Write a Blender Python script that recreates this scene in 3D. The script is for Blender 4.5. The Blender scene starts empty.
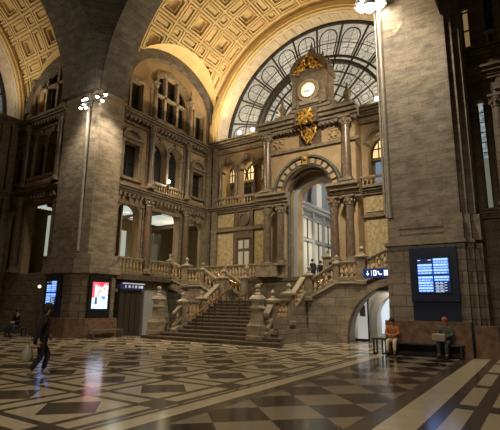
import bpy, bmesh, math, random
from mathutils import Vector, Matrix
random.seed(7)
PI = math.pi
S = bpy.context.scene
COL = S.collection

# ------------------------------------------------------------------ node helpers
class X:
    """tiny arithmetic over shader sockets"""
    nt = None
    def __init__(s, v): s.v = v
    @staticmethod
    def op(o, *a):
        n = X.nt.nodes.new('ShaderNodeMath'); n.operation = o
        for i, q in enumerate(a):
            q = q.v if isinstance(q, X) else q
            if isinstance(q, (int, float)): n.inputs[i].default_value = q
            else: X.nt.links.new(q, n.inputs[i])
        return X(n.outputs[0])
    def __add__(s, o): return X.op('ADD', s, o)
    def __sub__(s, o): return X.op('SUBTRACT', s, o)
    def __mul__(s, o): return X.op('MULTIPLY', s, o)
    def __truediv__(s, o): return X.op('DIVIDE', s, o)
    def __lt__(s, o): return X.op('LESS_THAN', s, o)
    def __gt__(s, o): return X.op('GREATER_THAN', s, o)
    def abs(s): return X.op('ABSOLUTE', s)
    def frac(s): return X.op('FRACT', s)
    def floor(s): return X.op('FLOOR', s)
def mx(a, b): return X.op('MAXIMUM', a, b)
def mn(a, b): return X.op('MINIMUM', a, b)

def newmat(name):
    m = bpy.data.materials.new(name); m.use_nodes = True
    nt = m.node_tree; b = nt.nodes['Principled BSDF']
    X.nt = nt
    return m, nt, b
def posxyz(nt):
    g = nt.nodes.new('ShaderNodeNewGeometry'); s = nt.nodes.new('ShaderNodeSeparateXYZ')
    nt.links.new(g.outputs['Position'], s.inputs[0])
    return g.outputs['Position'], X(s.outputs[0]), X(s.outputs[1]), X(s.outputs[2])
def mixc(nt, f, a, b):
    n = nt.nodes.new('ShaderNodeMix'); n.data_type = 'RGBA'
    for i, q in ((0, f), (6, a), (7, b)):
        q = q.v if isinstance(q, X) else q
        if isinstance(q, (int, float)): n.inputs[i].default_value = q
        elif isinstance(q, tuple): n.inputs[i].default_value = (*q, 1)
        else: nt.links.new(q, n.inputs[i])
    return n.outputs[2]
def noise(nt, vec, scale, detail=4, rough=.6):
    n = nt.nodes.new('ShaderNodeTexNoise'); n.inputs['Scale'].default_value = scale
    n.inputs['Detail'].default_value = detail; n.inputs['Roughness'].default_value = rough
    if vec is not None: nt.links.new(vec, n.inputs['Vector'])
    return n.outputs['Fac']
def bump(nt, b, h, strength=.4, dist=.02):
    n = nt.nodes.new('ShaderNodeBump'); n.inputs['Strength'].default_value = strength; n.inputs['Distance'].default_value = dist
    nt.links.new(h.v if isinstance(h, X) else h, n.inputs['Height']); nt.links.new(n.outputs[0], b.inputs['Normal'])

def simple(name, c, rough=.5, metal=0, emit=None, es=0):
    m, nt, b = newmat(name)
    b.inputs['Base Color'].default_value = (*c, 1); b.inputs['Roughness'].default_value = rough; b.inputs['Metallic'].default_value = metal
    if emit: b.inputs['Emission Color'].default_value = (*emit, 1); b.inputs['Emission Strength'].default_value = es
    return m
def mottled(name, c1, c2, scale=3, rough=.6, metal=0, bs=.3, stretch=None):
    m, nt, b = newmat(name)
    p, x, y, z = posxyz(nt)
    if stretch:
        mp = nt.nodes.new('ShaderNodeMapping'); mp.inputs['Scale'].default_value = stretch; nt.links.new(p, mp.inputs[0]); p = mp.outputs[0]
    f = noise(nt, p, scale); r = nt.nodes.new('ShaderNodeValToRGB'); nt.links.new(f, r.inputs[0])
    r.color_ramp.elements[0].position = .38; r.color_ramp.elements[1].position = .62
    r.color_ramp.elements[0].color = (*c1, 1); r.color_ramp.elements[1].color = (*c2, 1)
    nt.links.new(r.outputs[0], b.inputs['Base Color']); b.inputs['Roughness'].default_value = rough; b.inputs['Metallic'].default_value = metal
    bump(nt, b, noise(nt, p, scale * 5), bs, .02)
    return m
def masonry(name, c1, c2, mort, bw=.9, bh=.38, rough=.75, bs=.6, offset=.5, stain=.35, mortar=.012):
    m, nt, b = newmat(name)
    p, x, y, z = posxyz(nt)
    cb = nt.nodes.new('ShaderNodeCombineXYZ')
    nt.links.new((x + y).v, cb.inputs[0]); nt.links.new(z.v, cb.inputs[1])
    br = nt.nodes.new('ShaderNodeTexBrick'); nt.links.new(cb.outputs[0], br.inputs[0])
    br.offset = offset; br.inputs['Scale'].default_value = 1; br.inputs['Mortar Size'].default_value = mortar
    br.inputs['Brick Width'].default_value = bw; br.inputs['Row Height'].default_value = bh
    br.inputs['Mortar Smooth'].default_value = .3
    br.inputs['Color1'].default_value = (*c1, 1); br.inputs['Color2'].default_value = (*c2, 1); br.inputs['Mortar'].default_value = (*mort, 1)
    mp = nt.nodes.new('ShaderNodeMapping'); mp.inputs['Scale'].default_value = (1, 1, 2.6); nt.links.new(p, mp.inputs[0])
    n1 = X(noise(nt, mp.outputs[0], 1.6, 8, .7))
    dk = mn(mx((n1 - .42) * 5.0, 0.0), 1.0)
    col = mixc(nt, dk * stain, br.outputs['Color'], tuple(q * .35 for q in c1))
    n2 = X(noise(nt, p, 9, 5, .7))
    col = mixc(nt, mn(mx((n2 - .5) * 2.0, 0.0), 1.0) * .4, col, tuple(min(1, q * 1.5) for q in c2))
    nt.links.new(col, b.inputs['Base Color']); b.inputs['Roughness'].default_value = rough
    bump(nt, b, X(br.outputs['Fac']) * -1.0 + n2 * .35, bs, .03)
    return m

STONE = masonry('pier_stone', (.29, .225, .155), (.35, .275, .195), (.20, .155, .11), 1.0, .36, bs=.35, stain=.75)
STONE2 = masonry('hall_stone', (.22, .165, .105), (.30, .23, .15), (.12, .09, .06), .8, .33, stain=.6)
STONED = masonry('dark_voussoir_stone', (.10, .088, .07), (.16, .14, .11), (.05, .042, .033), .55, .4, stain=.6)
RUST = masonry('rusticated_stone', (.22, .17, .115), (.29, .23, .16), (.10, .078, .055), 1.0, .42, bs=.8, mortar=.018, stain=.6)
PLAST = mottled('tan_plaster', (.33, .225, .115), (.42, .295, .155), 1.5, .8)
TRIM = mottled('carved_stone', (.15, .112, .07), (.26, .20, .13), 5, .7, bs=.6)
RAIL = mottled('rail_stone', (.26, .21, .145), (.38, .315, .225), 6, .4, bs=.3)
BALU = mottled('baluster_stone', (.36, .245, .12), (.46, .33, .17), 8, .55, bs=.3)
VAULT = mottled('golden_vault_stucco', (.60, .44, .20), (.70, .52, .26), 1.2, .75, bs=.2)
SOFF = mottled('pale_soffit', (.58, .47, .33), (.68, .57, .42), 2, .7, bs=.3)
MARB = mottled('figured_yellow_marble', (.34, .25, .12), (.55, .44, .24), 5, .35, bs=.1)
REDM = mottled('red_brown_marble', (.085, .055, .036), (.17, .11, .07), 7, .3, bs=.1)
DARKC = mottled('dark_polished_column', (.085, .058, .038), (.16, .11, .072), 6, .3, bs=.1)
STEP = mottled('worn_dark_step_stone', (.075, .057, .038), (.14, .105, .07), 4, .4, bs=.3)
PLINTH = mottled('brown_marble_bench', (.13, .075, .045), (.24, .14, .085), 5, .3, bs=.1)
IRON = simple('dark_iron', (.035, .032, .028), .5, .3)
BRONZE = simple('polished_brass_rail', (.65, .33, .16), .25, 1)
PIPE = mottled('grey_metal_pipe', (.30, .26, .21), (.40, .35, .28), 6, .45, metal=.4, bs=.1)
GOLD = simple('gilded_ornament', (.80, .50, .12), .32, .9)
BLACK = simple('black_casing', (.012, .012, .014), .35)
BLUEB = simple('dark_blue_casing', (.012, .018, .045), .4)
SIGNB = simple('navy_sign_face', (.01, .02, .10), .4, 0, (.01, .04, .22), .35)
SIGNL = simple('dim_navy_sign_face', (.015, .02, .05), .4, 0, (.02, .03, .08), .5)
WHITEE = simple('lit_white_symbol', (.8, .8, .8), .5, 0, (.8, .88, 1), 1.1)
DGLASS = simple('dark_window_glass', (.02, .02, .018), .12)
BULB = simple('floodlight_bulb', (1, 1, 1), .4, 0, (1, .93, .78), 40)
BULBW = simple('wall_lamp_bulb', (1, 1, 1), .4, 0, (1, .95, .85), 14)
PALE = simple('pale_blue_grey_wall', (.38, .38, .37), .6)
ROOMT = simple('lit_gallery_plaster', (.32, .25, .15), .8)
COOLW = simple('cool_lit_window', (.5, .55, .5), .4, 0, (.75, .85, .72), .42)
WARMW = simple('warm_lit_pane', (.7, .5, .25), .5, 0, (1, .72, .34), .9)
GREYW = simple('grey_passage_wall', (.34, .34, .32), .6)

# ------------------------------------------------------------------ mesh helpers
I = lambda a, b, c: Vector((a, b, c))
class MB:
    def __init__(s, F=None): s.bm = bmesh.new(); s.F = F or I
    def face(s, pts):
        try: return s.bm.faces.new([s.bm.verts.new(p) for p in pts])
        except Exception: return None
    def hexa(s, P):
        v = [s.bm.verts.new(p) for p in P]
        for f in ((0, 1, 2, 3), (4, 5, 6, 7), (0, 1, 5, 4), (1, 2, 6, 5), (2, 3, 7, 6), (3, 0, 4, 7)): s.bm.faces.new([v[i] for i in f])
        return s
    def box(s, a0, a1, b0, b1, z0, z1):
        F = s.F
        return s.hexa([F(a0, b0, z0), F(a1, b0, z0), F(a1, b1, z0), F(a0, b1, z0), F(a0, b0, z1), F(a1, b0, z1), F(a1, b1, z1), F(a0, b1, z1)])
    def prism(s, pts, d0, d1):                      # outline in (s,z), through depth
        F = s.F
        a = [s.bm.verts.new(F(p[0], d0, p[1])) for p in pts]; b = [s.bm.verts.new(F(p[0], d1, p[1])) for p in pts]
        s.bm.faces.new(a); s.bm.faces.new(b); n = len(pts)
        for i in range(n): s.bm.faces.new([a[i], a[(i + 1) % n], b[(i + 1) % n], b[i]])
        return s
    def strip(s, A, B):                             # quads between two point rows
        a = [s.bm.verts.new(p) for p in A]; b = [s.bm.verts.new(p) for p in B]
        for i in range(len(a) - 1): s.bm.faces.new([a[i], a[i + 1], b[i + 1], b[i]])
        return s
    def ring(s, A, B, d0, d1, A1=None, B1=None):    # A,B rows in (s,z): solid band between
        F = s.F
        r = [[s.bm.verts.new(F(p[0], d, p[1])) for p in row] for row, d in ((A, d0), (B, d0), (B, d1), (A, d1))]
        n = len(A)
        for i in range(n - 1):
            for k in range(4): s.bm.faces.new([r[k][i], r[k][i + 1], r[(k + 1) % 4][i + 1], r[(k + 1) % 4][i]])
        s.bm.faces.new([r[k][0] for k in range(4)]); s.bm.faces.new([r[k][-1] for k in range(4)])
        return s
    def lathe(s, c, prof, n=12, cap=True, axis=None):      # c base point, prof [(r,h)]
        c = Vector(c); rows = []
        for r, h in prof:
            row = []
            for k in range(n):
                t = 2 * PI * k / n
                q = Vector((r * math.cos(t), r * math.sin(t), h))
                if axis is not None: q = axis @ q
                row.append(s.bm.verts.new(c + q))
            rows.append(row)
        for i in range(len(rows) - 1):
            for k in range(n): s.bm.faces.new([rows[i][k], rows[i][(k + 1) % n], rows[i + 1][(k + 1) % n], rows[i + 1][k]])
        if cap: s.bm.faces.new(rows[0][::-1]); s.bm.faces.new(rows[-1])
        return s
    def sq(s, c, prof, rot=0):                      # square lathe: half-widths
        return s.lathe(c, [(r * 2 ** .5, h) for r, h in prof], 4, True, Matrix.Rotation(PI / 4 + rot, 3, 'Z'))
    def tube(s, pts, r, n=6):
        pts = [Vector(p) for p in pts]; rows = []
        for i, p in enumerate(pts):
            d = (pts[min(i + 1, len(pts) - 1)] - pts[max(i - 1, 0)]).normalized()
            up = Vector((0, 0, 1)) if abs(d.z) < .9 else Vector((1, 0, 0))
            a = d.cross(up).normalized(); b = d.cross(a).normalized()
            rr = r[i] if isinstance(r, (list, tuple)) else r
            rows.append([s.bm.verts.new(p + a * rr * math.cos(2 * PI * k / n) + b * rr * math.sin(2 * PI * k / n)) for k in range(n)])
        for i in range(len(rows) - 1):
            for k in range(n): s.bm.faces.new([rows[i][k], rows[i][(k + 1) % n], rows[i + 1][(k + 1) % n], rows[i + 1][k]])
        s.bm.faces.new(rows[0][::-1]); s.bm.faces.new(rows[-1])
        return s
    def ball(s, c, r, n=10, sc=(1, 1, 1)):
        m = Matrix.Translation(c) @ Matrix.Diagonal((*sc, 1))
        bmesh.ops.create_uvsphere(s.bm, u_segments=n, v_segments=max(5, n * 2 // 3), radius=r, matrix=m)
        return s
    def beam(s, p, q, w, h, up=(0, 0, 1)):          # rectangular bar from p to q, centred on width, hanging h below
        p, q = Vector(p), Vector(q); d = (q - p).normalized(); u = Vector(up); a = d.cross(u).normalized() * w / 2
        P = [p - a - u * h, p + a - u * h, p + a, p - a]; Q = [q - a - u * h, q + a - u * h, q + a, q - a]
        return s.hexa([P[0], P[1], P[2], P[3], Q[0], Q[1], Q[2], Q[3]])

def obj(name, mb, mat, parent=None, smooth=False, bevel=0):
    bm = mb.bm if isinstance(mb, MB) else mb
    bmesh.ops.recalc_face_normals(bm, faces=bm.faces)
    me = bpy.data.meshes.new(name); 
    if parent is not None:
        bmesh.ops.translate(bm, vec=-world_loc(parent), verts=bm.verts)
        o_loc = Vector((0, 0, 0))
    bm.to_mesh(me); bm.free()
    if smooth:
        for p in me.polygons: p.use_smooth = True
    me.materials.append(mat)
    o = bpy.data.objects.new(name, me); COL.objects.link(o)
    if parent is not None: o.parent = parent
    if smooth:
        try: me.set_sharp_from_angle(angle=math.radians(50))
        except Exception: pass
    if bevel:
        m = o.modifiers.new('b', 'BEVEL'); m.width = bevel; m.segments = 2; m.limit_method = 'ANGLE'
    return o
def world_loc(o):
    v = Vector((0, 0, 0))
    while o is not None: v = v + o.location; o = o.parent
    return v
def thing(name, label, cat, loc, group=None):
    o = bpy.data.objects.new(name, None); COL.objects.link(o); o.location = loc; o.empty_display_size = .2
    o['label'] = label; o['category'] = cat
    if group: o['group'] = group
    return o
def tag(o, label, cat, group=None):
    o['label'] = label; o['category'] = cat
    if group: o['group'] = group
    return o
def struct(name, mb, mat, parent=None, label=None, **k):
    o = obj(name, mb, mat, parent, **k)
    if parent is None: o['kind'] = 'structure'
    if label: o['label'] = label
    return o
def instance(mesh_obj_data, name, parent, loc, rot=0, scale=1):
    c = bpy.data.objects.new(name, mesh_obj_data); COL.objects.link(c); c.parent = parent
    c.location = Vector(loc) - world_loc(parent); c.rotation_euler.z = rot; c.scale = (scale,) * 3
    return c

def arc(c, hw, zs, rise, n=16, a0=180, a1=0):
    return [(c + hw * math.cos(math.radians(a0 + (a1 - a0) * i / n)), zs + rise * math.sin(math.radians(a0 + (a1 - a0) * i / n))) for i in range(n + 1)]
def panel(mb, s0, s1, z0, z1, c, hw, zb, zs, rise, d0=0, d1=.5):
    """wall bay with one opening"""
    if zb > z0 + .001: mb.box(s0, s1, d0, d1, z0, zb)
    top = arc(c, hw, zs, rise) if rise > 0 else [(c - hw, zs), (c + hw, zs)]
    mid = len(top) // 2
    if rise > 0:
        L = [(s0, zb), (c - hw, zb)] + top[:mid + 1] + [(top[mid][0], z1), (s0, z1)]
        R = [(s1, zb), (s1, z1), (top[mid][0], z1)] + top[mid:] + [(c + hw, zb)]
        mb.prism(L, d0, d1); mb.prism(R, d0, d1)
    else:
        mb.box(s0, c - hw, d0, d1, zb, z1); mb.box(c + hw, s1, d0, d1, zb, z1); mb.box(c - hw, c + hw, d0, d1, zs, z1)
def cornice(mb, s0, s1, z, h, out, d=0):
    n = [(0, .35), (.25, .5), (.5, .75), (.8, 1.0)]
    for i, (a, o) in enumerate(n):
        b = n[i + 1][0] if i < 3 else 1.0
        mb.box(s0, s1, d - out * o, d, z + h * a, z + h * b)

COLP = [(1.35, 0), (1.35, .08), (1.15, .1), (1.25, .16), (1.0, .2), (1.0, .5)]
column_ids = []
def column(F, s, d, z0, z1, r, label, mat=DARKC, group=None, finial=False, cat='column'):
    base = F(s, d, z0); t = thing('column', label, cat, base, group or 'columns on the walls of the hall')
    h = z1 - z0; ch = min(.5, h * .14); bh = min(.3, h * .1)
    m = MB(); m.sq(base, [(1.4 * r, 0), (1.4 * r, bh * .4)]); m.lathe(base + Vector((0, 0, bh * .4)), [(1.3 * r, 0), (1.35 * r, bh * .2), (1.1 * r, bh * .35), (1.2 * r, bh * .5), (r, bh * .6)], 14)
    obj('base', m, TRIM, t)
    m = MB(); m.lathe(base + Vector((0, 0, bh * .95)), [(r, 0), (r * 1.02, (h - bh - ch) * .35), (r * .86, h - bh - ch)], 14)
    obj('shaft', m, mat, t, True)
    m = MB(); c = base + Vector((0, 0, h - ch))
    m.lathe(c, [(.9 * r, -.02), (1.05 * r, ch * .05), (.92 * r, ch * .12), (1.0 * r, ch * .4), (1.35 * r, ch * .72), (1.3 * r, ch * .8)], 14)
    for k in range(8):
        a = 2 * PI * k / 8
        m.ball(c + Vector((1.15 * r * math.cos(a), 1.15 * r * math.sin(a), ch * .45)), r * .28, 6, (1, 1, 1.5))
    m.sq(c, [(1.3 * r, ch * .8), (1.4 * r, ch * .85), (1.4 * r, ch)])
    obj('capital', m, TRIM, t)
    if finial:
        m = MB(); c = F(s, d, z1)
        m.lathe(c, [(r * 1.2, 0), (r * .7, .1), (r * .75, .25), (r * .4, .45), (r * .55, .6), (r * .2, .8), (.02, .9)], 10)
        obj('finial', m, TRIM, t, True)
    return t

# baluster profile shared mesh
def baluster_mesh(h, w, name='baluster'):
    m = MB(); m.sq((0, 0, 0), [(w * .5, 0), (w * .5, h * .1)])
    m.lathe((0, 0, 0), [(w * .3, h * .1), (w * .42, h * .14), (w * .25, h * .2), (w * .5, h * .36), (w * .46, h * .46), (w * .2, h * .74), (w * .34, h * .8), (w * .24, h * .86), (w * .36, h * .9)], 8)
    m.sq((0, 0, 0), [(w * .5, h * .9), (w * .5, h)])
    me = bpy.data.meshes.new(name); bmesh.ops.recalc_face_normals(m.bm, faces=m.bm.faces); m.bm.to_mesh(me); m.bm.free(); me.materials.append(BALU)
    return me
BM_BIG = baluster_mesh(.66, .17); BM_SM = baluster_mesh(.42, .12)
def balustrade(p, q, label, h=.66, step=.24, w=.3, me=None, group='stone balustrades', matp=TRIM, foot=.16):
    """p,q: top centre line of the handrail"""
    p, q = Vector(p), Vector(q); me = me or BM_BIG
    base = Vector((p.x, p.y, min(p.z, q.z) - h - .12 - foot)); t = thing('balustrade', label, 'balustrade', base, group)
    m = MB(); m.beam(p, q, w, .07); m.beam(p - Vector((0, 0, .07)), q - Vector((0, 0, .07)), w * .8, .05)
    obj('handrail', m, RAIL, t)
    dz = Vector((0, 0, h + .12))
    m = MB(); m.beam(p - dz, q - dz, w * .9, foot); obj('plinth', m, matp, t)
    L = (Vector((q.x, q.y, 0)) - Vector((p.x, p.y, 0))).length; n = max(1, int(L / step))
    yaw = math.atan2(q.y - p.y, q.x - p.x)
    for i in range(n):
        f = (i + .5) / n; c = p.lerp(q, f) - dz
        instance(me, 'baluster', t, c, yaw, h / .66 if me is BM_BIG else h / .42)
    return t
def newel(c, h, w, label, fin=.42, group='stone newel posts'):
    c = Vector(c); t = thing('newel_post', label, 'newel post', c, group)
    m = MB(); m.sq(c, [(w * .62, 0), (w * .62, .14), (w * .5, .2), (w * .5, h * .82), (w * .56, h * .84), (w * .56, h * .87)])
    obj('shaft', m, TRIM, t)
    m = MB(); m.sq(c, [(w * .56, h * .87), (w * .7, h * .9), (w * .72, h * .94), (w * .5, h * .97), (w * .3, h)])
    obj('cap', m, RAIL, t)
    m = MB(); k = fin; m.lathe(c + Vector((0, 0, h)), [(w * .34, 0), (w * .34, k * .12), (w * .14, k * .25), (w * .2, k * .35), (w * .12, k * .42)], 10)
    m.ball(c + Vector((0, 0, h + k * .68)), k * .27, 10)
    m.lathe(c + Vector((0, 0, h + k * .9)), [(k * .1, 0), (.01, k * .2)], 6)
    obj('finial', m, RAIL, t, True)
    return t

# ------------------------------------------------------------------ floor
def make_floor():
    m, nt, b = newmat('patterned_stone_floor')
    p, x, y, z = posxyz(nt)
    def dist(v, o, per):
        f = ((v - o) / per + .5).frac() - .5
        return f.abs() * per
    def near(v, a, w): return (v - a).abs() < w
    # zone A : grid of double lines with dark lozenges
    ax = dist(x, 5.72, 2.09); ay = dist(y, 5.56, 1.77)
    lines = mx(near(ax, .22, .07), near(ay, .22, .07))
    cross = (ax < .29) * (ay < .29)
    loz = ((ax * -1.0 + 1.045) + (ay * -1.0 + .885)) < .6
    A = mx(mx(lines, cross), loz)
    inb = y > 5.22
    A = mx(A * inb, near(y, 5.18, .05))
    zA = y > 4.78
    # zone B : diagonal checker
    rx = (x - 7.08 + (y - 2.86)) / 1.2; ry = (x - 7.08 - (y - 2.86)) / 1.2
    ck = ((((rx + .5).floor() + (ry + .5).floor()) * .5).frac()) < .25
    edgeB = mx(y > 4.5, y < 2.42)
    zB = (y > 2.1) * (y < 4.78)
    # joints
    jt = mx(near(dist(rx, .5, 1.0), 0, .008), near(dist(ry, .5, 1.0), 0, .008))
    # zone C
    zC = y < 1.6
    bars = dist(x, 8.55, 2.4) < .2
    c1 = mx((y > 1.38), (y < 1.1) * (y > .88))
    ax2 = dist(x, 7.35, 2.4); ay2 = dist(y, -.2, 2.0)
    loz2 = (ax2 + ay2) < .6
    ln2 = mx(near(ay2, .79, .05), near(ax2, .99, .05))
    Cc = mx(mx(c1, bars), mx(loz2, ln2) * (y < .88))
    cream = (.60, .49, .33); cream2 = (.47, .38, .25); dark = (.075, .058, .04); mid = (.23, .18, .125); dk2 = (.02, .016, .012)
    nz = X(noise(nt, p, 1.1, 6, .7)); n2 = X(noise(nt, p, 7, 4, .6))
    tile = mixc(nt, mn(mx((nz - .35) * 3.0, 0.0), 1.0), cream2, cream)
    tileA = mixc(nt, A, tile, dark)
    tb = mixc(nt, ck, mid, dk2); tb = mixc(nt, edgeB, tb, dark); tb = mixc(nt, jt * (edgeB * -1.0 + 1.0), tb, (.13, .10, .07))
    tc = mixc(nt, Cc, cream2, dark)
    col = mixc(nt, zA, tile, tileA); col = mixc(nt, zB, col, tb); col = mixc(nt, zC, col, tc)
    col = mixc(nt, mn(mx((n2 - .5) * 1.6, 0.0), 1.0) * .22, col, (.10, .08, .055))
    nt.links.new(col, b.inputs['Base Color'])
    nt.links.new((n2 * .14 + .09).v, b.inputs['Roughness'])
    bump(nt, b, n2, .03, .01); b.inputs['Specular IOR Level'].default_value = .32
    f = MB(); f.box(-14, 34, -14, 34, -.2, 0)
    struct('floor', f, m)
make_floor()

# ------------------------------------------------------------------ arms of the hall
YC = 11.2; ZS = 13.3; R = 8.3; XB = 24.05; K = 4.4
WA = 14.3
SW = 8.3
F_left = lambda s, d, z: Vector((s, YC + SW + d, z))                # main arm, left wall
F_arm = lambda s, d, z: Vector((WA + d, s + K, z))    # left arm, its right wall (mirror image)
F_back = lambda s, d, z: Vector((XB + d, s, z))
YE = 27.35
F_aend = lambda s, d, z: Vector((s - (YC + SW - WA), YE + d, z))
def vmap(F):       # (u along axis, a angle from left wall, radius) -> world through the side wall map
    return lambda u, t, r: F(u, r * 0 + (SW * -1 + r * math.cos(t)) , ZS + r * math.sin(t))
# F(u,d,z): lateral v = SW + d  -> v = r cos t  => d = r cos t - SW

LUN = [4.5, 3.45, 14.8, 20.0]
def lun(u):
    A_L, B_L, Z_L, U_L = LUN
    q = 1 - ((u - U_L) / A_L) ** 2
    return Z_L + B_L * math.sqrt(q) if q > 0 else -99
def vault(F, XE, US=15.9, tmax=PI):
    A_L, B_L, Z_L, U_L = LUN
    V = vmap(F)
    mb = MB()
    W, N, rb = 1.12, .5, .42
    us = []; u = US
    us.append((u, u + .25, None)); u += .25
    k = 0
    while u < XE - .6:
        w = (W if k % 2 == 0 else N) + rb
        us.append((u, u + w, k % 2)); u += w; k += 1
    us.append((u, XE + .05, None))
    ang = []; t = 0.04; k = 1
    while t < PI - .05:
        w = (W if k % 2 == 0 else N) + rb
        ang.append((t, min(PI, t + w / R), k % 2)); t += w / R; k += 1
    ang.insert(0, (0, .04, None))
    cut = bmesh.new(); side = mb
    prof = [(.07, 0), (.07, .14), (.14, .14), (.14, 0), (.26, 0), (.26, .24), (.36, .24), (.36, .10), (.42, .10), (.42, .3), (.50, .3)]
    profn = [(.07, 0), (.07, .14), (.14, .14), (.14, 0), (.25, 0), (.25, .22), (.32, .22), (.32, .08), (.36, .08)]
    for (u0, u1, ku) in us:
        for (t0, t1, kt) in ang:
            z0, z1 = ZS + R * math.sin(t0), ZS + R * math.sin(t1)
            if t0 > PI / 2: z0, z1 = z1, z0
            ls = [lun(u0 + (u1 - u0) * q / 12) for q in range(13)]
            if max(z0, z1) < min(ls): continue
            straddle = min(z0, z1) < max(ls) and t0 < PI / 2
            bmx = cut if straddle else mb.bm
            def rect(i, dep):
                return [V(u0 + i, t0 + i / R, R + dep), V(u1 - i, t0 + i / R, R + dep), V(u1 - i, t1 - i / R, R + dep), V(u0 + i, t1 - i / R, R + dep)]
            rows = [rect(0, 0)]
            if ku is not None and kt is not None:
                pp = prof if (ku == 0 and kt == 0) else profn
                lim = min(u1 - u0, (t1 - t0) * R) / 2 - .04
                for (i, d) in pp:
                    if i < lim: rows.append(rect(i, d))
            vr = [[bmx.verts.new(p) for p in r] for r in rows]
            for a, b in zip(vr, vr[1:]):
                for j in range(4): bmx.faces.new([a[j], a[(j + 1) % 4], b[(j + 1) % 4], b[j]])
            bmx.faces.new(vr[-1])
    # trim the straddling coffers along the lunette edge
    ud = (F(1, 0, 0) - F(0, 0, 0)).normalized(); vd = (F(0, 1, 0) - F(0, 0, 0)).normalized()
    n = 36; uk = [U_L - A_L * math.cos(PI * q / n) for q in range(n + 1)]
    for q in uk:
        bmesh.ops.bisect_plane(cut, geom=cut.verts[:] + cut.edges[:] + cut.faces[:], plane_co=F(q, 0, 0), plane_no=ud)
    for a, b in zip(uk, uk[1:]):
        za = Z_L if a == uk[0] else lun(a); zb = Z_L if b == uk[-1] else lun(b)
        fs = [f for f in cut.faces if a < ud.dot(f.calc_center_median() - F(0, 0, 0)) < b]
        if not fs: continue
        nrm = (F(b, 0, zb) - F(a, 0, za)).cross(vd).normalized()
        if nrm.z < 0: nrm = -nrm
        ge = set(); [ge.update(f.verts) or ge.update(f.edges) for f in fs]
        bmesh.ops.bisect_plane(cut, geom=list(ge) + fs, plane_co=F(a, 0, za), plane_no=nrm, clear_inner=True)
    tmp = bpy.data.meshes.new('t'); cut.to_mesh(tmp); cut.free(); mb.bm.from_mesh(tmp); bpy.data.meshes.remove(tmp)
    # lunette vault
    n = 32
    A = []; B = []
    for i in range(n + 1):
        f = PI * i / n; uu = U_L - A_L * math.cos(f); z = Z_L + B_L * math.sin(f)
        vb = math.sqrt(max(0, R * R - (z - ZS) ** 2))
        if uu < US - .3: continue
        A.append(F(uu, .1, z)); B.append(F(uu, vb - SW, z))
    mb.strip(A, B)
    # closing shell
    for i in range(24):
        ta, tb = PI * i / 24, PI * (i + 1) / 24
        if ta > .62: mb.face([V(US, ta, R + .62), V(XE + .05, ta, R + .62), V(XE + .05, tb, R + .62), V(US, tb, R + .62)])
    return struct('ceiling', mb, VAULT)
vault(F_left, XB)
LUN[:] = [4.3, 3.2, 13.6, 18.1]
vault(F_arm, YE - K, 17.75)

def mullion_window(F, n, c, hw, zb, zs, rise, glass=DGLASS, d=.34, bars=(1, 2)):
    g = MB(F); top = arc(c, hw + .03, zs, max(rise, .001) + .02, 12)
    g.prism([(c - hw - .03, zb)] + top + [(c + hw + .03, zb)], d + .03, d + .05)
    fr = MB(F); w = .045
    fr.box(c - hw, c - hw + w, d - .04, d + .03, zb, zs); fr.box(c + hw - w, c + hw, d - .04, d + .03, zb, zs); fr.box(c - hw, c + hw, d - .04, d + .03, zb, zb + w)
    for i in range(bars[0]):
        s = c - hw + 2 * hw * (i + 1) / (bars[0] + 1); fr.box(s - w / 2, s + w / 2, d - .04, d + .03, zb, zs + rise * .9)
    for i in range(bars[1]):
        z = zb + (zs - zb) * (i + 1) / (bars[1]); fr.box(c - hw, c + hw, d - .04, d + .03, z - w / 2, z + w / 2)
    o = struct('window_%d' % n, fr, IRON); struct('pane', g, glass, o)
    return o
WN = [0]
def win(F, *a, **k): WN[0] += 1; return mullion_window(F, WN[0], *a, **k)

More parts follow.
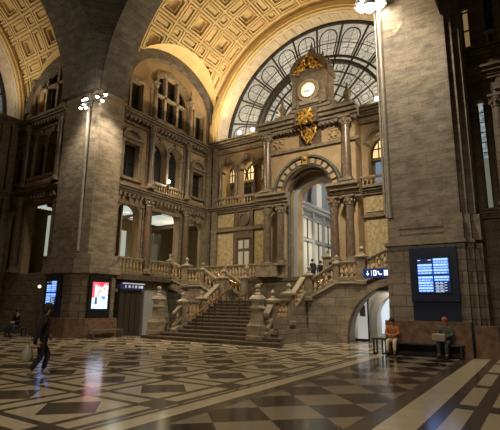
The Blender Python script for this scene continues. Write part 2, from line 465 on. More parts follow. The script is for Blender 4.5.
SIDE_TXT = {F_left: 'left wall beside the staircase', F_arm: 'shadowy wall beyond the left pier'}
def side_wall(F, wname, txt, a0):
    near = a0 < 17
    w = MB(F)
    w.box(a0, 24.2, 0, .5, 0, 3.35)
    if near: panel(w, a0, 18.15, 3.35, 8, 16.85, .78, 3.36, 6.9, .5)
    else: w.box(a0, 18.15, 0, .5, 3.35, 18.7)
    panel(w, 18.15, 21.5, 3.35, 8, 19.85, 1.33, 3.36, 7.05, .7)
    panel(w, 21.5, 24.2, 3.35, 8, 22.78, .93, 3.36, 6.85, .42)
    if near: panel(w, a0, 18.15, 8, 13, 16.72, .57, 8.95, 11.0, 0)
    panel(w, 18.15, 19.7, 8, 13, 19.0, .6, 8.5, 11.2, .6)
    panel(w, 19.7, 21.5, 8, 13, 20.4, .6, 8.5, 11.2, .6)
    panel(w, 21.5, 24.2, 8, 13, 22.78, .56, 9.05, 10.75, 0)
    if near: panel(w, a0, 17.8, 13, 18.7, 16.85, .45, 13.15, 15.1, 0)
    panel(w, 17.8, 21.9, 13, 18.7, 19.85, 1.4, 13.15, 15.75, .85)
    panel(w, 21.9, 24.2, 13, 18.7, 22.75, .45, 13.15, 15.15, 0)
    wall = struct(wname, w, PLAST)
    t = MB(F)
    cornice(t, a0, 24.1, 7.95, .42, .38); cornice(t, a0, 24.1, 12.6, .42, .45)
    t.box(a0, 24.1, -.12, 0, 7.3, 7.5); t.box(a0, 24.1, -.15, 0, 8.37, 8.55); t.box(a0, 24.1, -.1, 0, 12.2, 12.35)
    for s in [q for q in [15.9 + .32 * i for i in range(26)] if q > a0]: t.box(s, s + .14, -.3, 0, 7.72, 7.95); t.box(s, s + .14, -.36, 0, 12.42, 12.6)
    struct('moulding', t, TRIM, wall)
    # arch surrounds, first storey
    a = MB(F)
    for c, hw, zs, rise in ((16.85, .78, 6.9, .5), (19.85, 1.33, 7.05, .7), (22.78, .93, 6.85, .42))[0 if near else 1:]:
        a.ring(arc(c, hw, zs, rise), arc(c, hw + .16, zs, rise + .16), -.07, .02)
        a.box(c - hw - .16, c - hw, -.07, .02, 3.36, zs); a.box(c + hw, c + hw + .16, -.07, .02, 3.36, zs)
        a.prism([(c - .12, zs + rise - .08), (c + .12, zs + rise - .08), (c + .18, zs + rise + .4), (c - .18, zs + rise + .4)], -.18, .02)
    for c, hw in ((19.0, .6), (20.4, .6)):
        a.ring(arc(c, hw, 11.2, .6), arc(c, hw + .14, 11.2, .74), -.14, .02)
        a.prism([(c - .09, 11.75), (c + .09, 11.75), (c + .13, 12.1), (c - .13, 12.1)], -.2, .02)
    # rectangular window frames with hoods
    for c, hw, zb, zs in ((16.72, .57, 8.95, 11.0), (22.78, .56, 9.05, 10.75))[0 if near else 1:]:
        a.box(c - hw - .2, c - hw, -.12, .02, zb - .1, zs + .1); a.box(c + hw, c + hw + .2, -.12, .02, zb - .1, zs + .1)
        a.box(c - hw - .25, c + hw + .25, -.16, .02, zs, zs + .22); a.box(c - hw - .3, c + hw + .3, -.2, .02, zb - .2, zb - .05)
        a.ring(arc(c, hw * .95, zs + .35, .42), arc(c, hw + .22, zs + .35, .68), -.2, .02)
        a.prism(arc(c, hw * .95, zs + .3, .45), -.06, .02)
        a.box(c - hw - .25, c + hw + .25, -.24, .02, zs + .22, zs + .38)
    for c, hw, zb, zs in ((16.85, .45, 13.15, 15.1), (22.75, .45, 13.15, 15.15))[0 if near else 1:]:
        a.box(c - hw - .16, c - hw, -.1, .02, zb, zs + .14); a.box(c + hw, c + hw + .16, -.1, .02, zb, zs + .14); a.box(c - hw - .22, c + hw + .22, -.14, .02, zs, zs + .2)
        a.box(c - hw - .22, c + hw + .22, -.14, .02, 12.98, 13.15)
    a.ring(arc(19.85, 1.4, 15.75, .85), arc(19.85, 1.68, 15.75, 1.13), -.16, .02)
    # tripartite tracery
    a.box(18.45, 21.25, -.08, .2, 14.95, 15.1); a.box(18.45, 21.25, -.08, .15, 13.15, 13.4)
    for s in (19.28, 20.42): a.box(s - .1, s + .1, -.08, .2, 13.15, 16.5)
    for i in range(9): a.box(18.5 + .31 * i, 18.62 + .31 * i, -.12, .05, 12.98, 13.2)
    struct('surround', a, TRIM, wall)
    # great blind arch over the storeys
    A_L, B_L, Z_L, U_L = (4.5, 3.45, 14.8, 20.0) if F is F_left else LUN
    g = MB(F); g.ring(arc(U_L, A_L - .62, Z_L, B_L - .62, 40, 180 if near else 90), arc(U_L, A_L, Z_L, B_L, 40, 180 if near else 90), -.3, .12)
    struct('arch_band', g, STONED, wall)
    # pilasters
    pl = MB(F)
    for s in (18.15, 21.5, 23.85): 
        pl.box(s - .26, s + .26, -.1, 0, 3.35, 7.95); pl.box(s - .24, s + .24, -.08, 0, 8.4, 12.6); pl.box(s - .2, s + .2, -.06, 0, 13, 15.2)
    pl.box(23.55, 24.05, -.3, 0, 0, 13)
    struct('pilaster', pl, STONE2, wall)
    br = MB(F); br.box(a0, 24.1, -.03, 0, 0, 3.3); struct('stone_facing', br, RUST, wall)
    for s, nm in ((18.15, 'nearer the pier'), (21.5, 'nearer the back corner')):
        if near or s > 20: column(F, s, -.3, 3.4, 7.9, .22, 'reddish marble column on the first storey, %s, on the %s' % (nm, txt), REDM, None)
        column(F, s, -.28, 8.55, 12.55, .17, 'slender dark column on the second storey, %s, on the %s' % (nm, txt), DARKC, None)
        column(F, s, -.28, 13.05, 15.6, .15, 'dark column with a finial on the top storey, %s, on the %s' % (nm, txt), DARKC, None, True)
    column(F, 19.7, -.08, 9.0, 11.2, .11, 'small column between the twin arches of the %s' % txt, TRIM)
    for s_, n_ in ((18.42, 'nearer the pier'), (20.98, 'nearer the back corner')):
        column(F, s_, -.08, 9.0, 11.2, .1, 'small column at the side of the twin arches, %s, on the %s' % (n_, txt), TRIM)
    # dark windows
    if near: win(F, 16.72, .57, 8.95, 11.0, 0, bars=(1, 2)); win(F, 16.85, .45, 13.15, 15.1, 0, bars=(1, 2))
    win(F, 19.0, .6, 8.5, 11.2, .6, d=.42, bars=(0, 1)); win(F, 20.4, .6, 8.5, 11.2, .6, d=.42, bars=(0, 1))
    win(F, 22.78, .56, 9.05, 10.75, 0, bars=(1, 2)); win(F, 19.85, 1.4, 13.15, 15.75, .85, d=.3, bars=(5, 2)); win(F, 22.75, .45, 13.15, 15.15, 0, bars=(1, 2))
    # small balustrades of the twin arches
    p, q = F(18.45, -.22, 9.1), F(21.2, -.22, 9.1)
    balustrade(p, q, 'small balustrade under the twin arches of the %s' % txt, h=.42, step=.2, w=.16, me=BM_SM, foot=.1)
    return wall
wl = side_wall(F_left, 'wall_left', 'left wall beside the staircase', 15.82)
wa = side_wall(F_arm, 'wall_far_left', 'shadowy wall beyond the left pier', 17.85)

# gallery rooms behind the first-storey arches
def gallery(F, nm, a, b, D):
    g = MB(F); g.box(a, b, .5, D, 3.1, 3.3); g.box(a, b, D - .1, D, 3.3, 8); g.box(a - .1, a, .5, D, 3.3, 8); g.box(b, b + .1, .5, D, 3.3, 8); g.box(a - .1, b + .1, .5, D, 7.9, 8)
    o = struct('wall_gallery_' + nm, g, ROOMT)
    p = MB(F)
    for q in (20.05, 24.3): p.box(q - .12, q + .12, .6, D - .1, 7.4, 7.9); p.box(q - .2, q + .2, D - .8, D - .1, 3.3, 7.9)
    struct('beam', p, STONE2, o)
    return o
gallery(F_left, 'left', 16.88, 28, 6.6); gallery(F_arm, 'far', 17.95, 26, 2.45)
def louvre(F, s0, s1, d0, d1, label):
    t = thing('louvre_ceiling_light', label, 'ceiling light', F((s0 + s1) / 2, (d0 + d1) / 2, 7.62), 'louvred ceiling lights of the first storey')
    m = MB(F); n = int((d1 - d0) / .22)
    for i in range(n): m.box(s0, s1, d0 + .22 * i, d0 + .22 * i + .09, 7.62, 7.72)
    obj('tube', m, simple('louvre_light', (.9, .9, .9), .5, 0, (.82, .95, .88), .4), t)
    m = MB(F); m.box(s0 - .05, s1 + .05, d0 - .05, d1 + .05, 7.74, 7.88); obj('housing', m, IRON, t)
louvre(F_left, 20.25, 23.9, 1.5, 5.0, 'louvred white ceiling light inside the middle arch of the left wall')
louvre(F_left, 18.0, 19.85, 1.6, 5.4, 'louvred white ceiling light inside the arch next to the lamp-lit pier')
louvre(F_arm, 20.6, 22.0, .9, 2.4, 'louvred white ceiling light behind the arch beyond the left pier')
for F, q, dd_, z0, z1, lab in ((F_left, 18.55, 2.5, 4.6, 6.3, 'tall lit glass strip in the arch next to the lamp-lit pier'), (F_arm, 21.3, 1.7, 4.6, 7.2, 'tall lit glass strip in the arch left of the lamp-lit pier')):
    m = MB(F); m.box(q, q + .42, dd_, dd_ + .05, z0, z1); o = obj('lit_glass_panel', m, COOLW); tag(o, lab, 'window panel')
GG = simple('dim_green_glass', (.20, .21, .16), .25, 0)
for q0, q1, dd_, lab in ((20.7, 21.4, 2.6, 'left greenish glass panel inside the middle arch of the left wall'), (21.5, 22.2, 2.6, 'right greenish glass panel inside the middle arch of the left wall'), (24.0, 24.9, 2.4, 'greenish glass panel inside the arch of the left wall nearest the back corner')):
    m = MB(F_left); m.box(q0, q1, dd_, dd_ + .06, 3.3, 6.5); tag(obj('glass_partition', m, GG), lab, 'partition')
# back wall of the main arm
bw = MB(F_back)
bw.box(14.05, 19.6, 0, .5, 3.3, 8.3); bw.box(3, 9.3, 0, .5, 3.3, 8.3); bw.box(9.3, 9.7, 0, .5, 3.3, 13.3)
panel(bw, 9.7, 12.3, 3.3, 13.3, 11.0, 1.25, 3.31, 8.05, 1.25, 0, .7); bw.box(12.3, 14.05, 0, .5, 3.3, 13.3)
panel(bw, 16.88, 19.6, 8.3, 13.3, 17.65, .56, 8.55, 11.05, .56); panel(bw, 15.34, 16.88, 8.3, 13.3, 16.1, .56, 8.55, 11.05, .56); panel(bw, 14.05, 15.34, 8.3, 13.3, 14.72, .52, 8.55, 11.05, .52)
panel(bw, 3, 9.3, 8.3, 13.3, 6.9, .72, 8.55, 11.1, .72)
bw.box(8.2, 19.6, 0, .4, 0, 3.3); bw.box(3, 4.2, 0, .4, 0, 3.3)
wb = struct('wall_back', bw, PLAST)
t = MB(F_back)
cornice(t, 2.8, 19.5, 12.75, .5, .55); cornice(t, 13.9, 19.5, 7.95, .45, .45); cornice(t, 2.8, 8.1, 7.95, .45, .45)
t.box(13.9, 19.5, -.12, 0, 12.3, 12.5); t.box(3, 8, -.12, 0, 12.3, 12.5); t.box(13.9, 19.5, -.2, 0, 6.62, 6.85); t.box(3, 8, -.2, 0, 6.62, 6.85)
t.box(13.9, 19.5, -.15, 0, 3.3, 4.1); t.box(2.8, 8.1, -.15, 0, 3.3, 4.1)
for c, r in ((17.65, .56), (16.1, .56), (14.72, .52), (6.9, .72)):
    t.ring(arc(c, r, 11.05, r), arc(c, r + .2, 11.05, r + .2), -.12, .03)
    t.prism([(c - .1, 11.05 + r - .05), (c + .1, 11.05 + r - .05), (c + .15, 11.05 + r + .42), (c - .15, 11.05 + r + .42)], -.2, .02)
    t.box(c - r - .12, c - r, -.05, .4, 10.9, 11.08); t.box(c + r, c + r + .12, -.05, .4, 10.9, 11.08)
for s in (18.7, 19.3): t.box(s - .2, s + .2, -.25, 0, 3.3, 12.8)
struct('moulding', t, TRIM, wb)
t = MB(F_back)
for s0, s1 in ((17.1, 18.45), (14.35, 15.4), (6.0, 7.85), (3.6, 5.6)):
    t.box(s0, s1, -.05, .02, 4.2, 6.5); t.box(s0, s1, -.05, .02, 6.95, 7.85)
struct('marble_panel', t, MARB, wb)
t = MB(F_back)
t.box(15.45, 15.7, -.12, .02, 4.1, 6.6); t.box(16.78, 17.03, -.12, .02, 4.1, 6.6); t.box(15.45, 17.03, -.14, .02, 6.1, 6.6); t.box(15.5, 15.75, -.12, 0, 6.85, 7.95); t.box(16.73, 17.0, -.12, 0, 6.85, 7.95)
t.box(15.75, 16.75, -.04, .02, 6.2, 6.6)
# round medallion
for r0, r1, dd in ((.33, .46, -.14), (.0, .33, -.06)):
    A = [(16.24 + r0 * math.cos(a), 7.38 + r0 * math.sin(a)) for a in [2 * PI * i / 24 for i in range(25)]]; B = [(16.24 + r1 * math.cos(a), 7.38 + r1 * math.sin(a)) for a in [2 * PI * i / 24 for i in range(25)]]
    t.ring(A, B, dd, .02)
struct('dark_surround', t, DARKC, wb)
# doors of the back wall
d = MB(F_back); d.box(15.72, 16.76, -.06, .03, 3.35, 6.08); door = struct('door_1', d, REDM)
p = MB(F_back)
for s0, s1 in ((15.82, 16.17), (16.31, 16.66)): p.box(s0, s1, -.08, -.05, 3.6, 5.2); p.box(s0, s1, -.08, -.05, 5.4, 5.95)
struct('glass_pane', p, simple('dim_lit_door_glass', (.38, .34, .26), .4, 0, (.8, .75, .6), .12), door)

# lit rooms behind the upper arches of the back wall
def upper_room(s0, s1, nm):
    g = MB(F_back); g.box(s0, s1, 2.6, 2.8, 8.3, 12.9); g.box(s0, s1, .5, 2.6, 8.2, 8.35); g.box(s0, s1, .5, 2.6, 12.6, 12.75); g.box(s0 - .1, s0, .5, 2.8, 8.2, 12.75); g.box(s1, s1 + .1, .5, 2.8, 8.2, 12.75)
    o = struct('wall_upper_' + nm, g, ROOMT)
    b = MB(F_back); b.box(s0, s1, 2.4, 2.6, 10.75, 10.95); b.box(s0, s1, 2.5, 2.6, 8.35, 8.9)
    n = int((s1 - s0) / 1.5)
    for i in range(n): b.box(s0 + 1.5 * i, s0 + 1.5 * i + .3, 2.45, 2.6, 8.35, 10.8)
    struct('pilaster', b, TRIM, o)
    return o
upper_room(13.95, 19.3, 'left'); upper_room(3.5, 8.6, 'right')
def lit_lunette(c, label):
    o0 = F_back(c, 2.4, 10.98); t = thing('lit_fanlight', label, 'window', o0, 'glowing arched fanlights of the upper gallery')
    m = MB(F_back); m.prism(arc(c, .95, 10.98, 1.3), 2.5, 2.55); obj('pane', m, WARMW, t)
    m = MB(F_back)
    for s in (-.5, 0, .5): m.box(c + s - .03, c + s + .03, 2.42, 2.5, 10.98, 12.0)
    m.box(c - .95, c + .95, 2.42, 2.5, 11.5, 11.56); m.ring(arc(c, .9, 10.98, 1.25), arc(c, 1.0, 10.98, 1.35), 2.4, 2.52)
    obj('frame', m, IRON, t)
lit_lunette(18.6, 'glowing arched window behind the leftmost arch of the triple arcade')
lit_lunette(16.9, 'glowing arched window behind the middle arch of the triple arcade')
lit_lunette(15.2, 'glowing arched window behind the rightmost arch of the triple arcade')
lit_lunette(7.2, 'glowing arched window behind the arch right of the portal')
m = MB(F_back); m.box(7.45, 7.9, 2.3, 2.35, 8.9, 10.6); tag(obj('blue_glass_door', m, simple('blue_lit_glass', (.2, .3, .45), .3, 0, (.35, .6, 1), .22)), 'narrow bluish lit glass door behind the arch right of the portal', 'door')
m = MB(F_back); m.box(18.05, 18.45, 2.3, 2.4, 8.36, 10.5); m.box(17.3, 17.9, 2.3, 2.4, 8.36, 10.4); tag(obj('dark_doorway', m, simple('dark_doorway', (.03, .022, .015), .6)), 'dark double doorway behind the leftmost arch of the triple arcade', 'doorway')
for c, nm in ((17.0, 'left'), (15.4, 'right')):
    column(F_back, c - .03, -.08, 8.95, 11.05, .13, 'slim column on the %s between two arches of the triple arcade' % nm, REDM)
column(F_back, 18.32, -.1, 8.95, 11.05, .11, 'slim column at the outer side of the triple arcade', REDM)
balustrade(F_back(14.1, -.3, 9.0), F_back(18.5, -.3, 9.0), 'stone balustrade under the triple arcade', h=.42, step=.22, w=.2, me=BM_SM, foot=.1)
balustrade(F_back(5.6, -.3, 9.0), F_back(8.0, -.3, 9.0), 'stone balustrade under the arched window right of the portal', h=.42, step=.22, w=.2, me=BM_SM, foot=.1)

# great lunette ring and its window
def lunette_end(F, nm, glass, RI=7.5, dg=1.3):
    c = YC; k = RI - 7.35; dz = dg - 1.62
    w = MB(F); w.ring(arc(c, RI, ZS, RI, 64), arc(c, 8.95, ZS, 8.95, 64), .0, dg + .3)
    o = struct('trim_' + nm, w, SOFF)
    g = MB(F); g.ring(arc(c, RI + .05, ZS, RI + .05, 64), arc(c, RI + .2, ZS, RI + .2, 64), -.22, .02); g.ring(arc(c, RI + .2, ZS, RI + .2, 64), arc(c, max(8.0, RI + .3), ZS, max(8.0, RI + .3), 64), -.32, .02); g.ring(arc(c, 8.0, ZS, 8.0, 64), arc(c, 8.3, ZS, 8.3, 64), -.15, .02)
    struct('archivolt', g, VAULT, o)
    q = MB(F)
    for i in range(34):                     # panels of the soffit
        a0 = PI * (i + .2) / 34; a1 = PI * (i + .8) / 34
        A = [(c + (RI + .01) * math.cos(a), ZS + (RI + .01) * math.sin(a)) for a in (a0, a1)]; B = [(c + (RI - .04) * math.cos(a), ZS + (RI - .04) * math.sin(a)) for a in (a0, a1)]
        q.ring(A, B, .25, dg - .3)
    struct('soffit_panel', q, SOFF, o)
    # window
    G = .0
    ir = MB(F); d0, d1 = dg - .17, dg; dm = dg - .1
    def rg(r, w, a=d0, b=d1, n=64): ir.ring(arc(c, r, ZS, r, n), arc(c, r + w, ZS, r + w, n), a, b)
    rg(RI - .2, .2); rg(4.95, .13); rg(4.5, .2, d0 - .15); rg(3.9, .05); rg(3.0, .06); rg(1.6, .1); rg(2.4, .04); rg(6.0, .03, dg - .07, d1)
    N = 12
    for i in range(N + 1):
        a = PI * i / N; ca, sa = math.cos(a), math.sin(a)
        p, q2 = F(c + 1.6 * ca, dm, ZS + 1.6 * sa), F(c + (RI - .1) * ca, dm, ZS + (RI - .1) * sa)
        ir.tube([p, q2], .075, 5)
    for i in range(N):                      # petals with round heads
        am = PI * (i + .5) / N; ca, sa = math.cos(am), math.sin(am)
        hw = .62
        def loc(rad, lat): return F(c + rad * ca - lat * sa, dm, ZS + rad * sa + lat * ca)
        pts = [loc(5.1, -.5)] + [loc(6.35, -.64)] + [loc(6.35 + .66 * math.sin(t), -.64 * math.cos(t)) for t in [PI * k / 8 for k in range(1, 8)]] + [loc(6.35, .64), loc(5.1, .5)]
        ir.tube(pts, .05, 4)
        ir.tube([loc(5.05, 0), loc(6.95, 0)], .018, 4); ir.tube([loc(5.6, -.42), loc(5.6, .42)], .018, 4); ir.tube([loc(6.2, -.48), loc(6.2, .48)], .018, 4)
        for k in range(2):
            aa = PI * (i + .25 + .5 * k) / N
            ir.tube([F(c + 3.0 * math.cos(aa), dm, ZS + 3.0 * math.sin(aa)), F(c + 4.6 * math.cos(aa), dm, ZS + 4.6 * math.sin(aa))], .022, 4)
        # small circles between the two rings
        ctr = 4.22; cc = [loc(ctr + .26 * math.cos(t), .26 * math.sin(t)) for t in [2 * PI * k / 10 for k in range(11)]]; ir.tube(cc, .02, 4)
        ctr = 3.45; cc = [loc(ctr + .24 * math.cos(t), .24 * math.sin(t)) for t in [2 * PI * k / 10 for k in range(11)]]; ir.tube(cc, .02, 4)
    WN[0] += 1
    wi = struct('window_%d' % WN[0], ir, IRON)
    gl = MB(F); gl.prism(arc(c, RI, ZS, RI, 48), dg + .04, dg + .08); struct('pane', gl, glass, wi)
    return o
def fan_glass(name, base, es):
    m, nt, b = newmat(name)
    p, x, y, z = posxyz(nt)
    l1 = ((z * 3.1 + y * .35).frac() < .16); n = X(noise(nt, p, .45, 3, .5)); n2 = X(noise(nt, p, 3, 4, .7))
    l2 = ((y * 1.6 + x * 1.6).frac() < .07)
    f = mx(l1, l2)
    col = mixc(nt, mn(mx((n - .4) * 4.0, 0.0), 1.0), tuple(q * .62 for q in base), base)
    col = mixc(nt, f, col, tuple(q * .35 for q in base))
    col = mixc(nt, n2 * .5, col, tuple(q * .6 for q in base))
    nt.links.new(col, b.inputs['Emission Color']); b.inputs['Emission Strength'].default_value = es
    b.inputs['Base Color'].default_value = (.08, .08, .075, 1); b.inputs['Roughness'].default_value = .2
    return m
lunette_end(F_back, 'lunette_back', fan_glass('fan_window_glass', (.60, .53, .40), 1.15))
lunette_end(F_aend, 'lunette_far_left', fan_glass('dusk_fan_glass', (.40, .42, .42), .3), 7.9, 1.5)
# end wall of the left arm under its lunette
e = MB(F_aend); e.box(2.5, 19.6, 0, .5, 0, 8.3); panel(e, 14.5, 19.6, 8.3, 13.3, 16.6, .6, 8.6, 11, .6); e.box(2.5, 14.5, 0, .5, 8.3, 13.3)
we = struct('wall_far_end', e, PLAST)
e = MB(F_aend); cornice(e, 2.5, 19.4, 12.7, .5, .5); cornice(e, 2.5, 19.4, 7.95, .45, .45)
for s in (18.4, 19.0, 14.6): e.box(s - .22, s + .22, -.25, 0, 0, 12.7)
e.ring(arc(16.6, .6, 11, .6), arc(16.6, .82, 11, .82), -.1, .02)
struct('moulding', e, TRIM, we); win(F_aend, 16.6, .6, 8.6, 11, .6)

# ------------------------------------------------------------------ portal with clock
F_por = lambda s, d, z: Vector((23.0 + d, s, z))
PCN = 11.0
m = MB(F_por)
panel(m, 8.0, 14.0, 3.35, 12.3, PCN, 1.6, 3.36, 8.35, 1.6, 0, 1.05)
por = struct('wall_portal', m, PLAST)
m = MB(F_por)
cornice(m, 7.75, 14.2, 7.6, .85, .55); m.box(9.25, 12.75, -.6, .0, 7.59, 8.46) if False else None
cornice(m, 7.75, 14.25, 12.35, .75, .7)
for s in [7.8 + .27 * i for i in range(24)]: m.box(s, s + .12, -.42, 0, 12.2, 12.37)
struct('entablature', m, TRIM, por)
por_ent = por.children[0]
# cut the entablature away over the arch opening: rebuild as two returns
bpy.data.objects.remove(por_ent)
m = MB(F_por)
cornice(m, 12.2, 14.3, 7.65, .8, .75); cornice(m, 7.7, 9.6, 7.65, .8, .75); cornice(m, 7.7, 14.3, 12.35, .75, .7)
for s in [7.8 + .27 * i for i in range(24)]: m.box(s, s + .12, -.42, 0, 12.2, 12.37)
m.box(7.7, 14.3, -.15, 0, 11.02, 11.2); m.box(7.7, 14.3, -.1, 0, 3.35, 4.0) if False else None
m.box(12.75, 14.2, -.75, 0, 3.35, 4.0); m.box(7.8, 9.25, -.75, 0, 3.35, 4.0)
m.box(12.9, 14.0, -.1, 0, 4.0, 7.65) if False else None
struct('entablature', m, TRIM, por)
q = MB(F_por)
m = MB(F_por)      # arch mouldings, stepped inwards
m.ring(arc(PCN, 1.58, 8.35, 1.58, 32), arc(PCN, 2.2, 8.35, 2.2, 32), -.22, .02); m.ring(arc(PCN, 2.08, 8.35, 2.08, 32), arc(PCN, 2.22, 8.35, 2.22, 32), -.34, .02)
m.ring(arc(PCN, 1.5, 8.3, 1.5, 32), arc(PCN, 1.75, 8.3, 1.75, 32), .35, .7); m.box(PCN + 1.5, PCN + 1.72, .35, .7, 3.36, 8.3); m.box(PCN - 1.72, PCN - 1.5, .35, .7, 3.36, 8.3)
for i in range(13):
    a0 = PI * (i + .18) / 13; a1 = PI * (i + .82) / 13
    A = [(PCN + 1.7 * math.cos(a), 8.35 + 1.7 * math.sin(a)) for a in (a0, a1)]; B = [(PCN + 1.98 * math.cos(a), 8.35 + 1.98 * math.sin(a)) for a in (a0, a1)]
    q.ring(A, B, -.3, -.2)
struct('archivolt', m, STONED, por); struct('rosette', q, PLAST, por)
m = MB(F_por); m.prism([(PCN - .16, 9.95), (PCN + .16, 9.95), (PCN + .22, 10.6), (PCN - .22, 10.6)], -.42, -.2)
m.ball(F_por(PCN, -.42, 10.3), .15, 10); struct('keystone', m, simple('tarnished_gilding', (.42, .27, .09), .45, .6), por)
m = MB(F_por)
for s0, s1 in ((12.35, 13.55), (8.7, 9.75)):
    m.box(s0, s1, -.06, 0, 11.25, 12.15)
    A = [(s0 + .12, 11.35), (s1 - .12, 11.35), (s1 - .12, 12.05), (s0 + .12, 12.05), (s0 + .12, 11.35)]; c = (s0 + s1) / 2
    B = [(c + (a - c) * .85, 11.7 + (z - 11.7) * .85) for a, z in A]; m.ring(A, B, -.1, -.05)
    for k in range(6): m.ball(F_por(c + .26 * math.cos(k * PI / 3), -.08, 11.7 + .2 * math.sin(k * PI / 3)), .1, 8)
struct('relief_panel', m, PLAST, por)
for s, d, nm in ((13.55, -.45, 'far left'), (12.62, -.45, 'inner left'), (9.2, -.45, 'inner right'), (8.3, -.45, 'far right')):
    column(F_por, s, d, 4.0, 7.65, .24, 'dark polished column at the %s of the portal' % nm, DARKC)
for s, nm in ((13.6, 'left'), (8.4, 'right')):
    column(F_por, s, -.4, 8.5, 12.35, .27, 'tall upper column on the %s of the portal arch' % nm, REDM)
m = MB(F_por); m.box(11.9, 12.08, -.18, 0, 4, 7.6); 
# clock stage
F_clk = lambda s, d, z: Vector((22.75 + d, s, z))
CC = 10.62
ct = thing('clock_tower', 'carved clock stage with gilded crest above the central portal arch', 'clock tower', F_clk(CC, .2, 13.1))
m = MB(F_clk)
m.box(CC - 2.4, CC + 2.5, 0, .9, 13.1, 13.45); m.box(CC - 1.1, CC + 1.1, 0, 1.1, 13.45, 15.75); m.box(CC - 1.3, CC + 1.3, -.12, 1.2, 13.45, 13.65)
m.box(CC - .95, CC + .95, -.12, 0, 13.6, 15.7) ; cornice(m, CC - 1.3, CC + 1.3, 15.7, .3, .35); m.box(CC - 1.2, CC + 1.2, 0, 1.2, 15.7, 16.0)
for sg in (-1, 1):
    m.box(CC + sg * 1.0 - .13, CC + sg * 1.0 + .13, -.28, 0, 13.65, 15.7)
    pts = [(CC + sg * (1.1 + .75 * (1 - math.cos(t))) , 13.45 + 1.5 * (1 - math.sin(t))) for t in [PI / 2 * k / 8 for k in range(9)]]
    m.prism([(CC + sg * 1.1, 13.45)] + [(CC + sg * 1.1, 14.95)] + [(CC + sg * (1.1 + .85 * (k / 8) ** 1.6 ), 14.95 - 1.5 * (k / 8) ** .55) for k in range(1, 9)], .2, .7)
    m.lathe(F_clk(CC + sg * 2.2, .4, 13.45), [(.3, 0), (.3, .15), (.12, .25), (.26, .5), (.22, .75), (.07, 1.0), (.12, 1.1), (.02, 1.35)], 10)
obj('stage', m, TRIM, ct)
m = MB(F_clk); m.ring(arc(CC, .85, 15.98, .75, 20), arc(CC, 1.25, 15.98, 1.05, 20), -.35, .9); m.prism(arc(CC, .9, 15.98, .8, 20), .0, .8)
m.lathe(F_clk(CC, .3, 16.9), [(.35, 0), (.3, .25), (.16, .35), (.25, .6), (.12, .8), (.06, 1.05), (.02, 1.3)], 10)
for sg in (-1, 1):
    m.lathe(F_clk(CC + sg * 1.2, .1, 16.0), [(.16, 0), (.16, .1), (.07, .18), (.14, .35), (.05, .55), (.02, .75)], 8)
    m.lathe(F_clk(CC + sg * .75, .3, 16.8), [(.12, 0), (.12, .1), (.05, .18), (.1, .3), (.02, .5)], 8)
obj('pediment', m, TRIM, ct)
m = MB(F_clk); c0 = (CC, 14.6)
def circ(r, n=28): return [(c0[0] + r * math.cos(2 * PI * i / n), c0[1] + r * math.sin(2 * PI * i / n)) for i in range(n + 1)]
m.ring(circ(.5), circ(.72), -.34, -.1); obj('clock_surround', m, RAIL, ct)
m = MB(F_clk); m.ring(circ(.47), circ(.53), -.38, -.3); obj('bezel', m, GOLD, ct)
m = MB(F_clk); m.prism(circ(.5)[:-1], -.26, -.14); dial = obj('dial', m, simple('lit_clock_dial', (.8, .8, .68), .5, 0, (1, .95, .72), .75), ct)
m = MB(F_clk)
for i in range(12):
    a = 2 * PI * i / 12
    m.tube([F_clk(CC + .38 * math.sin(a), -.27, 14.6 + .38 * math.cos(a)), F_clk(CC + .45 * math.sin(a), -.27, 14.6 + .45 * math.cos(a))], .014, 4)
obj('hour_marks', m, BLACK, dial)
m = MB(F_clk)
for a, L, r in ((math.radians(75), .25, .022), (math.radians(60), .38, .014)):
    m.tube([F_clk(CC - .06 * math.sin(a), -.29, 14.6 - .06 * math.cos(a)), F_clk(CC + L * math.sin(a), -.29, 14.6 - L * math.cos(a) * .4)], r, 4)
obj('hands', m, BLACK, dial)
m = MB(F_clk); m.box(CC - .62, CC + .62, -.3, -.1, 13.72, 13.98); m.ball(F_clk(CC, -.25, 13.85), .12, 8, (1, 3.5, 1)); obj('plaque', m, RAIL, ct)
# gilded crest
def crest(F, c, z0, pts, r=.1):
    m = MB(F)
    for (a, b, s) in pts:
        for sg in ((-1, 1) if a else (1,)):
            m.ball(F(c + sg * a, -.36, z0 + b), s, 8, (.7, 1, 1))
    return m
m = crest(F_clk, CC, 16.05, [(0, .35, .24), (.25, .05, .13), (.42, -.02, .12), (.6, .02, .11), (.36, .3, .12), (.55, .22, .1), (.78, .0, .09), (.2, .62, .11), (0, .8, .13), (.36, .52, .08), (.9, -.12, .07), (.7, .2, .07)])
for sg in (-1, 1):
    m.tube([F_clk(CC + sg * (.25 + .5 * t), -.34, 16.1 + .35 * math.sin(t * 5)) for t in [i / 10 for i in range(11)]], .045, 5)
cr = obj('gilded_crest', m, GOLD, ct)
m = MB(F_clk); m.ball(F_clk(CC, -.42, 16.4), .17, 10, (.8, .8, 1.15)); obj('shield', m, simple('dark_shield', (.05, .03, .02), .4), cr)
